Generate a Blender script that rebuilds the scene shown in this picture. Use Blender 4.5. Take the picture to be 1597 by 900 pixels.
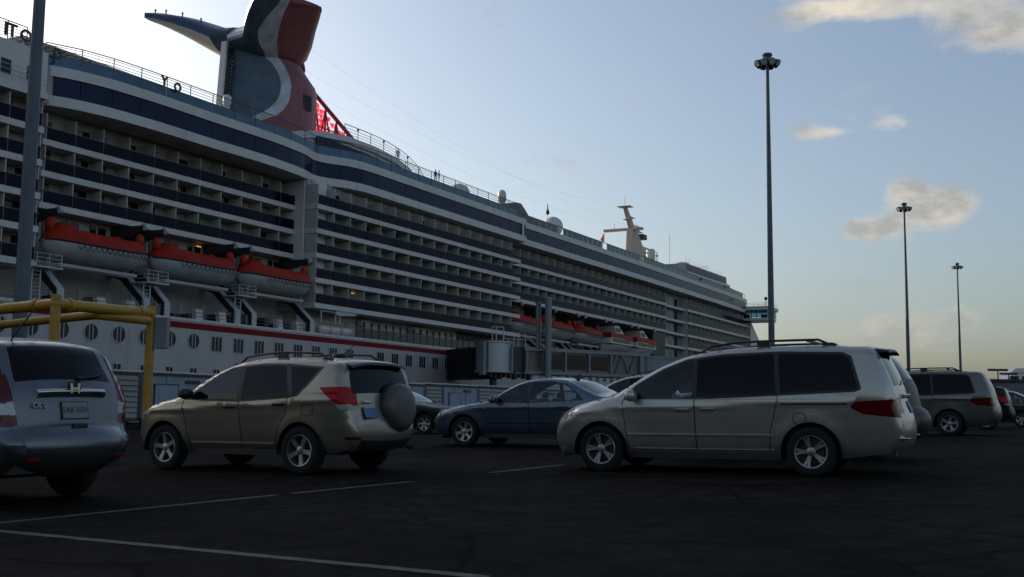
import bpy, bmesh, math, random
import numpy as np
from mathutils import Vector, Matrix
from mathutils.geometry import delaunay_2d_cdt
random.seed(7)
R = math.radians
scene = bpy.context.scene
for o in list(bpy.data.objects): bpy.data.objects.remove(o)
COL = scene.collection

# ------------------------------------------------------------------ camera
FPX, PITCH, ROLL, SHIP_AZ, EYE = 1729.4, R(6.476), R(0.64), R(27.76), 0.865
cam_d = bpy.data.cameras.new('camera'); cam = bpy.data.objects.new('camera', cam_d); COL.objects.link(cam)
cam_d.sensor_width = 36.0; cam_d.lens = 36.0*FPX/1597.0
cam_d.clip_start = 0.1; cam_d.clip_end = 6000
c_f = Vector((0, math.cos(PITCH), math.sin(PITCH)))
c_u0 = Vector((0, -math.sin(PITCH), math.cos(PITCH))); c_r0 = Vector((1, 0, 0))
c_r = c_r0*math.cos(ROLL) + c_u0*math.sin(ROLL); c_u = c_u0*math.cos(ROLL) - c_r0*math.sin(ROLL)
cam.matrix_world = Matrix(((c_r.x, c_u.x, -c_f.x, 0), (c_r.y, c_u.y, -c_f.y, 0), (c_r.z, c_u.z, -c_f.z, EYE), (0, 0, 0, 1)))
scene.camera = cam
scene.render.resolution_x = 1024; scene.render.resolution_y = 577

# ------------------------------------------------------------------ light
SUN_AZ, SUN_EL = R(-50), R(17)          # measured from the view direction (+Y), left is negative
SUN = Vector((math.sin(SUN_AZ)*math.cos(SUN_EL), math.cos(SUN_AZ)*math.cos(SUN_EL), math.sin(SUN_EL)))
SKY_STRENGTH, EXPOSURE = 0.150, 0.12
scene.view_settings.view_transform = 'Standard'; scene.view_settings.look = 'None'
scene.view_settings.exposure = EXPOSURE; scene.view_settings.gamma = 1.0
scene.view_settings.use_curve_mapping = False
sl = bpy.data.lights.new('sun', 'SUN'); sl.energy = 3.0; sl.angle = R(0.55); sl.color = (1.0, 0.88, 0.72)
so = bpy.data.objects.new('sun', sl); COL.objects.link(so)
so.rotation_euler = (-SUN).to_track_quat('-Z', 'Y').to_euler(); so.location = SUN*400

def pix_dir(x, y):
    return (c_f + c_r*((x-798.5)/FPX) - c_u*((y-450)/FPX)).normalized()

def make_world():
    w = bpy.data.worlds.new('World'); scene.world = w; w.use_nodes = True
    nt = w.node_tree; N = nt.nodes; Lk = nt.links; N.clear()
    out = N.new('ShaderNodeOutputWorld'); bg = N.new('ShaderNodeBackground'); bg.inputs['Strength'].default_value = SKY_STRENGTH
    sky = N.new('ShaderNodeTexSky'); sky.sky_type = 'NISHITA'; sky.sun_disc = False
    sky.sun_elevation = SUN_EL; sky.sun_rotation = SUN_AZ
    sky.air_density = 1.05; sky.dust_density = 2.9; sky.ozone_density = 2.6; sky.altitude = 0
    def math_(op, a, b=None, c=None):
        n = N.new('ShaderNodeMath'); n.operation = op
        for i, v in enumerate((a, b, c)):
            if v is None: continue
            if isinstance(v, (int, float)): n.inputs[i].default_value = v
            else: Lk.new(v, n.inputs[i])
        return n.outputs[0]
    tc = N.new('ShaderNodeTexCoord')
    nrm = N.new('ShaderNodeVectorMath'); nrm.operation = 'NORMALIZE'; Lk.new(tc.outputs['Generated'], nrm.inputs[0])
    V = nrm.outputs['Vector']
    # flattened coordinates: clouds are wider than tall
    mp = N.new('ShaderNodeMapping'); mp.inputs['Scale'].default_value = (1, 1, 2.1); Lk.new(V, mp.inputs[0])
    def noise(scale, detail, rough, off=(0, 0, 0)):
        m = N.new('ShaderNodeVectorMath'); m.operation = 'ADD'; Lk.new(mp.outputs[0], m.inputs[0]); m.inputs[1].default_value = off
        n = N.new('ShaderNodeTexNoise'); n.inputs['Scale'].default_value = scale; n.inputs['Detail'].default_value = detail
        n.inputs['Roughness'].default_value = rough; Lk.new(m.outputs[0], n.inputs['Vector']); return n.outputs['Fac']
    def blob(px, py, rw, rh, amp):
        d = pix_dir(px, py); side = Vector((d.y, -d.x, 0)).normalized(); upv = side.cross(d).normalized()
        def comp(vec, r):
            n = N.new('ShaderNodeVectorMath'); n.operation = 'DOT_PRODUCT'; Lk.new(V, n.inputs[0]); n.inputs[1].default_value = vec
            m = math_('MULTIPLY', n.outputs['Value'], 1.0/r); return math_('MULTIPLY', m, m)
        u = comp(side, rw/FPX); v = comp(upv, rh/FPX)
        n = N.new('ShaderNodeVectorMath'); n.operation = 'DOT_PRODUCT'; Lk.new(V, n.inputs[0]); n.inputs[1].default_value = d
        front = math_('GREATER_THAN', n.outputs['Value'], 0.0)
        e = math_('POWER', 2.718, math_('MULTIPLY', math_('ADD', u, v), -1.0))
        return math_('MULTIPLY', math_('MULTIPLY', e, amp), front)
    blobs = [(1425, 330, 80, 36, .50), (1335, 364, 55, 20, .42), (1480, 325, 50, 32, .34), (1412, 287, 34, 24, .40), (1283, 207, 44, 10, .30), (1390, 200, 48, 24, .34),
             (1440, 5, 170, 34, .46), (1560, 60, 90, 45, .34), (1300, 10, 60, 22, .34), (585, 165, 26, 22, .22), (1235, 362, 22, 12, .24),
             (1350, 520, 190, 36, .30), (1560, 470, 120, 40, .24)]
    acc = None
    for b in blobs:
        o_ = blob(*b); acc = o_ if acc is None else math_('ADD', acc, o_)
    base = noise(9.0, 14, .62)
    dens = math_('ADD', math_('MULTIPLY_ADD', math_('SUBTRACT', base, .5), 1.7, .5), math_('MULTIPLY', acc, .95))
    mr = N.new('ShaderNodeMapRange'); mr.interpolation_type = 'SMOOTHSTEP'
    mr.inputs['From Min'].default_value = .66; mr.inputs['From Max'].default_value = 1.06; mr.inputs['To Max'].default_value = .85
    Lk.new(dens, mr.inputs['Value'])
    # side of the cloud towards the sun is brighter: density sampled a little further from the sun
    shift = -SUN*0.05
    near = noise(9.0, 6, .6, (-shift.x, -shift.y, -shift.z*2.1))
    lit = N.new('ShaderNodeMapRange'); lit.inputs['From Min'].default_value = -.12; lit.inputs['From Max'].default_value = .12
    Lk.new(math_('SUBTRACT', near, base), lit.inputs['Value'])
    ccol = N.new('ShaderNodeMix'); ccol.data_type = 'RGBA'; Lk.new(lit.outputs[0], ccol.inputs['Factor'])
    ccol.inputs['A'].default_value = (2.6, 2.55, 2.4, 1); ccol.inputs['B'].default_value = (5.6, 4.9, 3.9, 1)
    # hazy air: pull the sky's colour towards grey
    hs = N.new('ShaderNodeHueSaturation'); hs.inputs['Saturation'].default_value = .84; Lk.new(sky.outputs[0], hs.inputs['Color'])
    mix = N.new('ShaderNodeMix'); mix.data_type = 'RGBA'; Lk.new(mr.outputs[0], mix.inputs['Factor'])
    Lk.new(hs.outputs[0], mix.inputs['A']); Lk.new(ccol.outputs['Result'], mix.inputs['B'])
    Lk.new(mix.outputs['Result'], bg.inputs['Color']); Lk.new(bg.outputs[0], out.inputs[0])
make_world()

# ------------------------------------------------------------------ helpers
SH_S = Vector((math.sin(SHIP_AZ), math.cos(SHIP_AZ), 0)); SH_N = Vector((math.cos(SHIP_AZ), -math.sin(SHIP_AZ), 0))
CAMP = Vector((0, 0, EYE))
def at_z(x, y, z):                       # pixel -> point on a horizontal plane
    d = pix_dir(x, y); return CAMP + d*((z-EYE)/d.z)
def ground_z(x, y=60.0):                 # the lot falls gently to the left and rises towards the quay
    return -.25 + .0155*max(-28.0, min(28.0, x)) + .0172*max(-12.0, min(30.0, y))
def on_lot(x, y):                        # pixel -> point on the lot
    d = pix_dir(x, y); t = 20.0
    for _ in range(60):
        p = CAMP + d*t; t += (p.z-ground_z(p.x, p.y))/max(.004, -d.z+.012)*.5
    return CAMP + d*t
LOT_N = Vector((-.0155, -.0172, 1)).normalized()
def ship_to_world(s, y, z): return SH_S*s - SH_N*(75+y) + Vector((0, 0, z))
def quay_n(p): return p.x*SH_N.x + p.y*SH_N.y

def link(name, me, parent=None, m=None, smooth=False):
    o = bpy.data.objects.new(name, me); COL.objects.link(o)
    if parent is not None: o.parent = parent
    if m is not None:
        for k in (m if isinstance(m, (list, tuple)) else [m]): me.materials.append(k)
    if smooth: me.polygons.foreach_set('use_smooth', [True]*len(me.polygons))
    return o
def empty(name, loc=(0, 0, 0), rz=0.0):
    o = bpy.data.objects.new(name, None); o.empty_display_size = .2; COL.objects.link(o); o.location = loc; o.rotation_euler = (0, 0, rz); return o
def tag(o, label=None, cat=None, group=None, kind=None):
    if label: o['label'] = label
    if cat: o['category'] = cat
    if group: o['group'] = group
    if kind: o['kind'] = kind
    return o
class MB:
    def __init__(s): s.v = []; s.f = []; s.mi = []; s.cur = 0
    def add(s, vs, fs):
        b = len(s.v); s.v += [tuple(q) for q in vs]; s.f += [tuple(i+b for i in q) for q in fs]; s.mi += [s.cur]*len(fs)
    def box(s, x0, x1, y0, y1, z0, z1):
        s.add([(x0,y0,z0),(x1,y0,z0),(x1,y1,z0),(x0,y1,z0),(x0,y0,z1),(x1,y0,z1),(x1,y1,z1),(x0,y1,z1)],
              [(0,3,2,1),(4,5,6,7),(0,1,5,4),(1,2,6,5),(2,3,7,6),(3,0,4,7)])
    def tube(s, p0, p1, r0, r1=None, n=10, caps=True):
        r1 = r0 if r1 is None else r1; p0 = Vector(p0); p1 = Vector(p1); d = (p1-p0).normalized()
        a = d.cross(Vector((0,0,1)));  a = a if a.length > 1e-3 else d.cross(Vector((1,0,0))); a.normalize(); b = d.cross(a)
        vs = []
        for p, r in ((p0, r0), (p1, r1)):
            for i in range(n):
                t = 2*math.pi*i/n; vs.append(p + (a*math.cos(t)+b*math.sin(t))*r)
        fs = [(i, (i+1) % n, n+(i+1) % n, n+i) for i in range(n)]
        if caps: fs += [tuple(range(n))[::-1], tuple(range(n, 2*n))]
        s.add(vs, fs)
    def path(s, pts, r, n=8):
        for a, b in zip(pts[:-1], pts[1:]): s.tube(a, b, r, n=n)
    def prism(s, poly, a0, a1, axis='y'):         # poly of 2-D points, extruded along one axis
        n = len(poly); vs = []
        for a in (a0, a1):
            for (p, q) in poly: vs.append({'y': (p, a, q), 'x': (a, p, q), 'z': (p, q, a)}[axis])
        s.add(vs, [tuple(range(n)), tuple(range(2*n-1, n-1, -1))] + [(i, n+i, n+(i+1) % n, (i+1) % n) for i in range(n)])
    def lathe(s, prof, n=24, c=(0,0,0), axis='z'):  # prof of (radius, height)
        vs = []
        for (r, h) in prof:
            for i in range(n):
                t = 2*math.pi*i/n; u, w = r*math.cos(t), r*math.sin(t)
                p = {'z': (u, w, h), 'y': (u, h, w), 'x': (h, u, w)}[axis]; vs.append((p[0]+c[0], p[1]+c[1], p[2]+c[2]))
        m = len(prof)
        s.add(vs, [(j*n+i, j*n+(i+1) % n, (j+1)*n+(i+1) % n, (j+1)*n+i) for j in range(m-1) for i in range(n)])
    def ball(s, c, r, n=16, m=10, zs=1.0):
        s.lathe([(max(1e-4, r*math.sin(math.pi*j/m)), -r*zs*math.cos(math.pi*j/m)) for j in range(m+1)], n, c)
    def loft(s, rings, closed=True, caps=True):
        n = len(rings[0]); vs = [p for r_ in rings for p in r_]
        k = n if closed else n-1
        fs = [(j*n+i, j*n+(i+1) % n, (j+1)*n+(i+1) % n, (j+1)*n+i) for j in range(len(rings)-1) for i in range(k)]
        if caps: fs += [tuple(range(n))[::-1], tuple(range((len(rings)-1)*n, len(rings)*n))]
        s.add(vs, fs)
    def mesh(s, name):
        me = bpy.data.meshes.new(name); me.from_pydata(s.v, [], s.f); me.update()
        if any(s.mi): me.polygons.foreach_set('material_index', s.mi)
        bm = bmesh.new(); bm.from_mesh(me); bmesh.ops.recalc_face_normals(bm, faces=bm.faces); bm.to_mesh(me); bm.free()
        return me
    def build(s, name, m, parent=None, smooth=False): return link(name, s.mesh(name), parent, m, smooth)
def bevel_mesh(me, w, seg=2, angle=30):
    bm = bmesh.new(); bm.from_mesh(me); bmesh.ops.remove_doubles(bm, verts=bm.verts, dist=1e-5)
    es = [e for e in bm.edges if len(e.link_faces) == 2 and e.calc_face_angle(0) > R(angle)]
    bmesh.ops.bevel(bm, geom=es, offset=w, segments=seg, affect='EDGES', profile=.6, clamp_overlap=True)
    bm.to_mesh(me); bm.free(); return me
def shade_angle(me, ang=35):
    me.polygons.foreach_set('use_smooth', [True]*len(me.polygons))
    bm = bmesh.new(); bm.from_mesh(me)
    for e in bm.edges:
        if len(e.link_faces) == 2 and e.calc_face_angle(0) > R(ang): e.smooth = False
    bm.to_mesh(me); bm.free(); return me
def text_mesh(txt, size, depth, bold=0.0):
    cu = bpy.data.curves.new('lettering', 'FONT'); cu.body = txt; cu.size = size; cu.extrude = depth; cu.offset = bold; cu.align_x = 'CENTER'; cu.align_y = 'CENTER'
    o = bpy.data.objects.new('lettering', cu); COL.objects.link(o)
    me = bpy.data.meshes.new_from_object(o.evaluated_get(bpy.context.evaluated_depsgraph_get())); bpy.data.objects.remove(o); return me

# ------------------------------------------------------------------ materials
def mat(name, col, rough=.5, metal=0.0, coat=0.0, var=0.0, vscale=3.0, bump=0.0, bscale=40.0, spec=.5, streak=0.0, rvar=0.0, emit=None):
    m = bpy.data.materials.new(name); m.use_nodes = True; nt = m.node_tree; N = nt.nodes; Lk = nt.links
    b = N['Principled BSDF']; b.inputs['Base Color'].default_value = (*col, 1); b.inputs['Roughness'].default_value = rough
    b.inputs['Metallic'].default_value = metal; b.inputs['Coat Weight'].default_value = coat; b.inputs['Coat Roughness'].default_value = .04
    b.inputs['Specular IOR Level'].default_value = spec
    if emit: b.inputs['Emission Color'].default_value = (*emit[0], 1); b.inputs['Emission Strength'].default_value = emit[1]
    tc = None
    def coord(scale):
        nonlocal tc
        if tc is None: tc = N.new('ShaderNodeTexCoord')
        mp = N.new('ShaderNodeMapping'); mp.inputs['Scale'].default_value = scale; Lk.new(tc.outputs['Object'], mp.inputs[0]); return mp.outputs[0]
    src = None
    if var > 0:
        n = N.new('ShaderNodeTexNoise'); n.inputs['Scale'].default_value = vscale; n.inputs['Detail'].default_value = 6; n.inputs['Roughness'].default_value = .65
        Lk.new(coord((1, 1, 1)), n.inputs['Vector'])
        r = N.new('ShaderNodeMapRange'); r.inputs['From Min'].default_value = .3; r.inputs['From Max'].default_value = .7
        r.inputs['To Min'].default_value = 1-var; r.inputs['To Max'].default_value = 1+var*.6; Lk.new(n.outputs['Fac'], r.inputs['Value'])
        mx = N.new('ShaderNodeMix'); mx.data_type = 'RGBA'; mx.blend_type = 'MULTIPLY'; mx.inputs['Factor'].default_value = 1
        mx.inputs['A'].default_value = (*col, 1); Lk.new(r.outputs[0], mx.inputs['B']); src = mx.outputs['Result']
        if rvar > 0:
            r2 = N.new('ShaderNodeMapRange'); r2.inputs['To Min'].default_value = max(.02, rough-rvar); r2.inputs['To Max'].default_value = rough+rvar
            Lk.new(n.outputs['Fac'], r2.inputs['Value']); Lk.new(r2.outputs[0], b.inputs['Roughness'])
    if streak > 0:                                     # rust and dirt runs down a steel side
        n = N.new('ShaderNodeTexNoise'); n.inputs['Scale'].default_value = 1.0; n.inputs['Detail'].default_value = 5
        Lk.new(coord((1.6, 1.6, .12)), n.inputs['Vector'])
        r = N.new('ShaderNodeMapRange'); r.inputs['From Min'].default_value = .56; r.inputs['From Max'].default_value = .78; r.inputs['To Max'].default_value = streak
        Lk.new(n.outputs['Fac'], r.inputs['Value'])
        mx = N.new('ShaderNodeMix'); mx.data_type = 'RGBA'; Lk.new(r.outputs[0], mx.inputs['Factor'])
        if src: Lk.new(src, mx.inputs['A'])
        else: mx.inputs['A'].default_value = (*col, 1)
        mx.inputs['B'].default_value = (.16, .11, .07, 1); src = mx.outputs['Result']
    if src: Lk.new(src, b.inputs['Base Color'])
    if bump > 0:
        n = N.new('ShaderNodeTexNoise'); n.inputs['Scale'].default_value = bscale; n.inputs['Detail'].default_value = 4; Lk.new(coord((1, 1, 1)), n.inputs['Vector'])
        bp = N.new('ShaderNodeBump'); bp.inputs['Strength'].default_value = bump; bp.inputs['Distance'].default_value = .02
        Lk.new(n.outputs['Fac'], bp.inputs['Height']); Lk.new(bp.outputs[0], b.inputs['Normal'])
    return m
def glass_mat(name, tint, rough=.02, refl=1.0):
    m = bpy.data.materials.new(name); m.use_nodes = True; nt = m.node_tree; N = nt.nodes; Lk = nt.links; N.clear()
    out = N.new('ShaderNodeOutputMaterial'); tr = N.new('ShaderNodeBsdfTransparent'); tr.inputs[0].default_value = (*tint, 1)
    gl = N.new('ShaderNodeBsdfGlossy'); gl.inputs['Roughness'].default_value = rough; gl.inputs['Color'].default_value = (refl, refl, refl, 1)
    fr = N.new('ShaderNodeFresnel'); fr.inputs['IOR'].default_value = 1.5
    mx = N.new('ShaderNodeMixShader'); Lk.new(fr.outputs[0], mx.inputs[0]); Lk.new(tr.outputs[0], mx.inputs[1]); Lk.new(gl.outputs[0], mx.inputs[2]); Lk.new(mx.outputs[0], out.inputs[0])
    return m
M = {}
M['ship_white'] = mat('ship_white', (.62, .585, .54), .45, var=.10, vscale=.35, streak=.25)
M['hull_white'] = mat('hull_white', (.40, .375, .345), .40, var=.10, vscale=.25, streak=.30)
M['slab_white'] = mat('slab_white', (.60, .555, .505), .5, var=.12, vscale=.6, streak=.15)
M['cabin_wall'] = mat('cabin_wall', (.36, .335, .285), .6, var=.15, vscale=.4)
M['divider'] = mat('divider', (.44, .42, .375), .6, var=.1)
M['balcony_glass'] = mat('balcony_glass', (.0045, .006, .018), .16, var=.5, vscale=.5, spec=.06)
M['door_glass'] = mat('door_glass', (.008, .009, .012), .08, spec=.25)
M['navy_glass'] = mat('navy_glass', (.006, .012, .050), .14, var=.3, vscale=.3, spec=.14)
M['red_stripe'] = mat('red_stripe', (.20, .004, .012), .5, var=.15, vscale=.5, spec=.1)
M['windscreen'] = mat('windscreen', (.03, .09, .16), .08, var=.3, vscale=.4)
M['rail_metal'] = mat('rail_metal', (.10, .105, .11), .45, metal=.5)
M['white_metal'] = mat('white_metal', (.46, .47, .47), .4, var=.1)
M['dark_steel'] = mat('dark_steel', (.02, .022, .026), .5, var=.3)
M['grey_steel'] = mat('grey_steel', (.17, .18, .19), .5, metal=.2, var=.2)
M['deckhouse_grey'] = mat('deckhouse_grey', (.20, .22, .22), .4, var=.25, vscale=.3)
M['dark_house'] = mat('dark_house', (.02, .03, .045), .3)
M['dome_white'] = mat('dome_white', (.60, .57, .53), .45, var=.06)
M['boat_red'] = mat('boat_red', (.33, .022, .008), .5, var=.2, vscale=1.0, spec=.12)
M['boat_white'] = mat('boat_white', (.42, .40, .375), .4, var=.18, vscale=.8, streak=.2)
M['black'] = mat('black', (.008, .008, .009), .5)
M['float_red'] = mat('float_red', (.36, .03, .01), .45, spec=.15)
M['asphalt'] = None
M['yellow_paint'] = mat('yellow_paint', (.40, .205, .014), .45, var=.25, vscale=2.5, streak=.35)
M['mast_steel'] = mat('mast_steel', (.09, .105, .12), .5, metal=.3, var=.2, vscale=1.5)
M['container_white'] = mat('container_white', (.25, .285, .335), .5, var=.2, vscale=.7, streak=.35)
M['container_cream'] = mat('container_cream', (.25, .24, .22), .55, var=.2, vscale=.7, streak=.35)
M['lamp_lit'] = mat('lamp_lit', (.9, .6, .3), .5, emit=((1.0, .55, .2), .55))
# ------------------------------------------------------------------ ground, quay, water
def asphalt_mat():
    m = bpy.data.materials.new('asphalt'); m.use_nodes = True; nt = m.node_tree; N = nt.nodes; Lk = nt.links; b = N['Principled BSDF']
    tc = N.new('ShaderNodeTexCoord')
    def noise(sc, det=6, ro=.6):
        n = N.new('ShaderNodeTexNoise'); n.inputs['Scale'].default_value = sc; n.inputs['Detail'].default_value = det; n.inputs['Roughness'].default_value = ro
        Lk.new(tc.outputs['Object'], n.inputs['Vector']); return n.outputs['Fac']
    def rng(v, a, b_, c, d):
        r = N.new('ShaderNodeMapRange'); r.inputs['From Min'].default_value = a; r.inputs['From Max'].default_value = b_; r.inputs['To Min'].default_value = c; r.inputs['To Max'].default_value = d
        Lk.new(v, r.inputs['Value']); return r.outputs[0]
    def mul(a, c):
        n = N.new('ShaderNodeMath'); n.operation = 'MULTIPLY'; Lk.new(a, n.inputs[0]); Lk.new(c, n.inputs[1]); return n.outputs[0]
    big = rng(noise(.35, 5, .6), .3, .7, .55, 1.35); mid = rng(noise(2.2, 8, .75), .3, .7, .35, 1.9); fine = rng(noise(60, 4, .7), .3, .7, .45, 1.6)
    vo = N.new('ShaderNodeTexVoronoi'); vo.feature = 'DISTANCE_TO_EDGE'; vo.inputs['Scale'].default_value = .32
    ds = N.new('ShaderNodeMixRGB'); ds.blend_type = 'ADD'; ds.inputs[0].default_value = .35
    nn = N.new('ShaderNodeTexNoise'); nn.inputs['Scale'].default_value = 1.7; nn.inputs['Detail'].default_value = 5; Lk.new(tc.outputs['Object'], nn.inputs['Vector'])
    Lk.new(tc.outputs['Object'], ds.inputs[1]); Lk.new(nn.outputs['Color'], ds.inputs[2]); Lk.new(ds.outputs[0], vo.inputs['Vector'])
    crack = rng(vo.outputs['Distance'], 0.0, .012, .35, 1.0)
    spots = rng(noise(7.0, 3, .5), .66, .74, 0.0, 1.0)
    k = mul(mul(mul(big, mid), fine), crack)
    mx = N.new('ShaderNodeMix'); mx.data_type = 'RGBA'; mx.blend_type = 'MULTIPLY'; mx.inputs['Factor'].default_value = 1; mx.inputs['A'].default_value = (.0125, .0108, .0092, 1); Lk.new(k, mx.inputs['B'])
    m2 = N.new('ShaderNodeMix'); m2.data_type = 'RGBA'; Lk.new(spots, m2.inputs['Factor']); Lk.new(mx.outputs['Result'], m2.inputs['A']); m2.inputs['B'].default_value = (.019, .0172, .015, 1)
    Lk.new(m2.outputs['Result'], b.inputs['Base Color']); b.inputs['Roughness'].default_value = .85; b.inputs['Specular IOR Level'].default_value = .02
    bp = N.new('ShaderNodeBump'); bp.inputs['Strength'].default_value = .6; bp.inputs['Distance'].default_value = .01; Lk.new(noise(90, 3, .7), bp.inputs['Height']); Lk.new(bp.outputs[0], b.inputs['Normal'])
    return m
M['asphalt'] = asphalt_mat()
M['concrete'] = mat('concrete', (.22, .215, .20), .8, var=.3, vscale=.5)
M['line_paint'] = mat('line_paint', (.062, .057, .048), .8, var=.75, vscale=9.0)
M['water'] = mat('water', (.02, .035, .04), .12, bump=.5, bscale=.8)
QN = -73.2
def sn(s, n, z=0.0): p = SH_S*s + SH_N*n; return Vector((p.x, p.y, z))
bm = bmesh.new()
f = bm.faces.new([bm.verts.new(sn(-700, QN)), bm.verts.new(sn(-700, 1800)), bm.verts.new(sn(3000, 1800)), bm.verts.new(sn(3000, QN))])
for co, no in (((-28, 0, 0), (1, 0, 0)), ((28, 0, 0), (1, 0, 0)), ((0, -12, 0), (0, 1, 0)), ((0, 30, 0), (0, 1, 0))):
    bmesh.ops.bisect_plane(bm, geom=bm.verts[:]+bm.edges[:]+bm.faces[:], plane_co=co, plane_no=no)
for v in bm.verts: v.co.z = ground_z(v.co.x, v.co.y)
bmesh.ops.recalc_face_normals(bm, faces=bm.faces)
me = bpy.data.meshes.new('parking_lot'); bm.to_mesh(me); bm.free()
lot = tag(link('parking_lot', me, None, M['asphalt']), kind='structure')
mb = MB(); mb.add([sn(-700, QN, -8), sn(3000, QN, -8), sn(3000, QN, .45), sn(-700, QN, .45), sn(-700, QN+.6, .45), sn(3000, QN+.6, .45), sn(3000, QN+.6, -1), sn(-700, QN+.6, -1)],
                  [(0, 1, 2, 3), (3, 2, 5, 4), (4, 5, 6, 7)])
tag(mb.build('quay_wall', M['concrete']), kind='structure')
mb = MB(); mb.add([sn(-1500, QN-.0, -2.6), sn(5000, QN-.0, -2.6), sn(5000, -4000, -2.6), sn(-1500, -4000, -2.6)], [(0, 1, 2, 3)])
tag(mb.build('water', M['water']), kind='structure')
def lot_line(pa, pb, w):
    a = on_lot(*pa); b = on_lot(*pb); d = (b-a).normalized(); n = Vector((-d.y, d.x, 0)).normalized()*w/2; vs = []; fs = []; K = 40; rnd = random.Random(int(pa[1]))
    for i in range(K+1):
        p = a.lerp(b, i/K)
        for sg in (-1, 1):
            q = p + n*sg*(1+rnd.uniform(-.14, .1)); vs.append((q.x, q.y, ground_z(q.x, q.y)+.004))
        if i: k = 2*i; fs.append((k-2, k-1, k+1, k))
    m_ = MB(); m_.add(vs, fs); o = m_.build('painted_line', M['line_paint'], lot)
for a, b, w in (((-60, 822), (430, 772.5), .10), ((455, 770), (645, 751), .10), ((765, 737.5), (880, 725), .10), ((-80, 821), (760, 901), .11)):
    lot_line(a, b, w)

# ------------------------------------------------------------------ cruise ship (local x runs towards the bow, y inboard, z up)
ship = empty('cruise_ship', -SH_N*75, math.pi/2-SHIP_AZ)
tag(ship, 'huge white cruise ship with navy window band, red stripe and winged blue and red funnel', 'cruise ship')
Z0, ZT = -6.0, 9.42
mb = MB(); plan = [(-8, 0), (262, 0), (280, 2.5), (296, 8), (306, 16), (296, 24), (280, 29.5), (262, 32), (-8, 32)]
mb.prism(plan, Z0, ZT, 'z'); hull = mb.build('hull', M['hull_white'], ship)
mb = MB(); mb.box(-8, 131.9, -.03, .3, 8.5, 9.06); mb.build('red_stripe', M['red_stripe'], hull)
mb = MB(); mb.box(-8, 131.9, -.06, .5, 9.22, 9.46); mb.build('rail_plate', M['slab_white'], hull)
# hull windows: dark pane, frame, mullions; one mesh per kind, shared
def round_window():
    m = MB(); m.lathe([(.01, -.012), (.74, -.012)], 28, axis='y'); m.cur = 1; m.lathe([(.70, -.02), (.70, -.06), (.80, -.06), (.80, .02)], 28, axis='y')
    m.cur = 2
    for x in (-.19, .19): m.box(x-.035, x+.035, -.045, -.013, -.70, .70)
    return m.mesh('round_window')
def rect_window(w, h, bars):
    m = MB(); m.box(-w/2, w/2, -.012, .05, -h/2, h/2); m.cur = 1
    t = .07
    for (a, b, c, d) in ((-w/2-t, w/2+t, h/2, h/2+t), (-w/2-t, w/2+t, -h/2-t, -h/2), (-w/2-t, -w/2, -h/2, h/2), (w/2, w/2+t, -h/2, h/2)): m.box(a, b, -.05, .02, c, d)
    m.cur = 2
    for x in bars: m.box(x-.03, x+.03, -.04, -.013, -h/2, h/2)
    return m.mesh('window')
wm = [M['door_glass'], mat('window_rim', (.35, .36, .37), .5), M['white_metal']]
me_round, me_rect, me_low = round_window(), rect_window(1.38, 1.36, (-.23, .23)), rect_window(.80, .80, (0,))
for k in (me_round, me_rect, me_low):
    for q in wm: k.materials.append(q)
def put(name, me, loc, parent): o = bpy.data.objects.new(name, me); COL.objects.link(o); o.parent = parent; o.location = loc; return o
for k in range(-6, 6): put('round_window', me_round, (63.2+3.02*k, 0, 7.38), hull)
for k in range(0, 17):
    if k == 8: continue
    put('window', me_rect, (81.4+3.085*k, 0, 7.28), hull)
for k in range(-6, 62): put('window', me_low, (75.35+3.07*k, 0, 4.42), hull)
for k in range(20, 50): put('window', me_rect, (81.4+3.085*k, 0, 7.28), hull)

DZ = [12.74, 15.52, 18.26, 20.98, 23.70]
SLAB = .55
# inner body that carries the cabins
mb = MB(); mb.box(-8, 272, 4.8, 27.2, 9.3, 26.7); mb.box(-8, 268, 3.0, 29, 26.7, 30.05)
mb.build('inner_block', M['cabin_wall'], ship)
parts_count = {'divider': 0, 'balcony_panel': 0, 'cabin_door': 0}
bulk = {'divider': MB(), 'balcony_panel': MB(), 'cabin_door': MB()}
bulk_m = {'divider': M['divider'], 'balcony_panel': M['balcony_glass'], 'cabin_door': M['door_glass']}
CAB = 3.07
def box_mesh(name, m, *b): q = MB(); q.box(*b); e = q.mesh(name); e.materials.append(m); return e
HROW = 2.72-SLAB
me_div = {1.6: box_mesh('divider', M['divider'], -.06, .06, .12, 1.6, 0, HROW+.08)}
me_panel = box_mesh('balcony_panel', M['balcony_glass'], .05, CAB-.05, .03, .07, .04, 1.0)
q = MB(); q.box(.0, 1.5, -.02, .03, .02, 2.0); me_door = q.mesh('cabin_door'); me_door.materials.append(M['door_glass'])
M['curtain'] = mat('curtain', (.26, .235, .19), .8, var=.3, vscale=4)
me_doors = [me_door]
for c0, c1 in ((.0, .7), (.8, 1.5), (.1, 1.4)):
    q = MB(); q.box(.0, 1.5, -.02, .03, .02, 2.0); q.cur = 1; q.box(c0, c1, -.035, -.021, .05, 1.95); e = q.mesh('cabin_door'); e.materials.append(M['door_glass']); e.materials.append(M['curtain']); me_doors.append(e)
def place(kind, me, loc, parent):
    if parts_count[kind] < 295:
        parts_count[kind] += 1; return put(kind, me, loc, parent)
    m_ = bulk[kind]; b = len(m_.v)
    m_.add([(v.co.x+loc[0], v.co.y+loc[1], v.co.z+loc[2]) for v in me.vertices], [tuple(p.vertices) for p in me.polygons])
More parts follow.
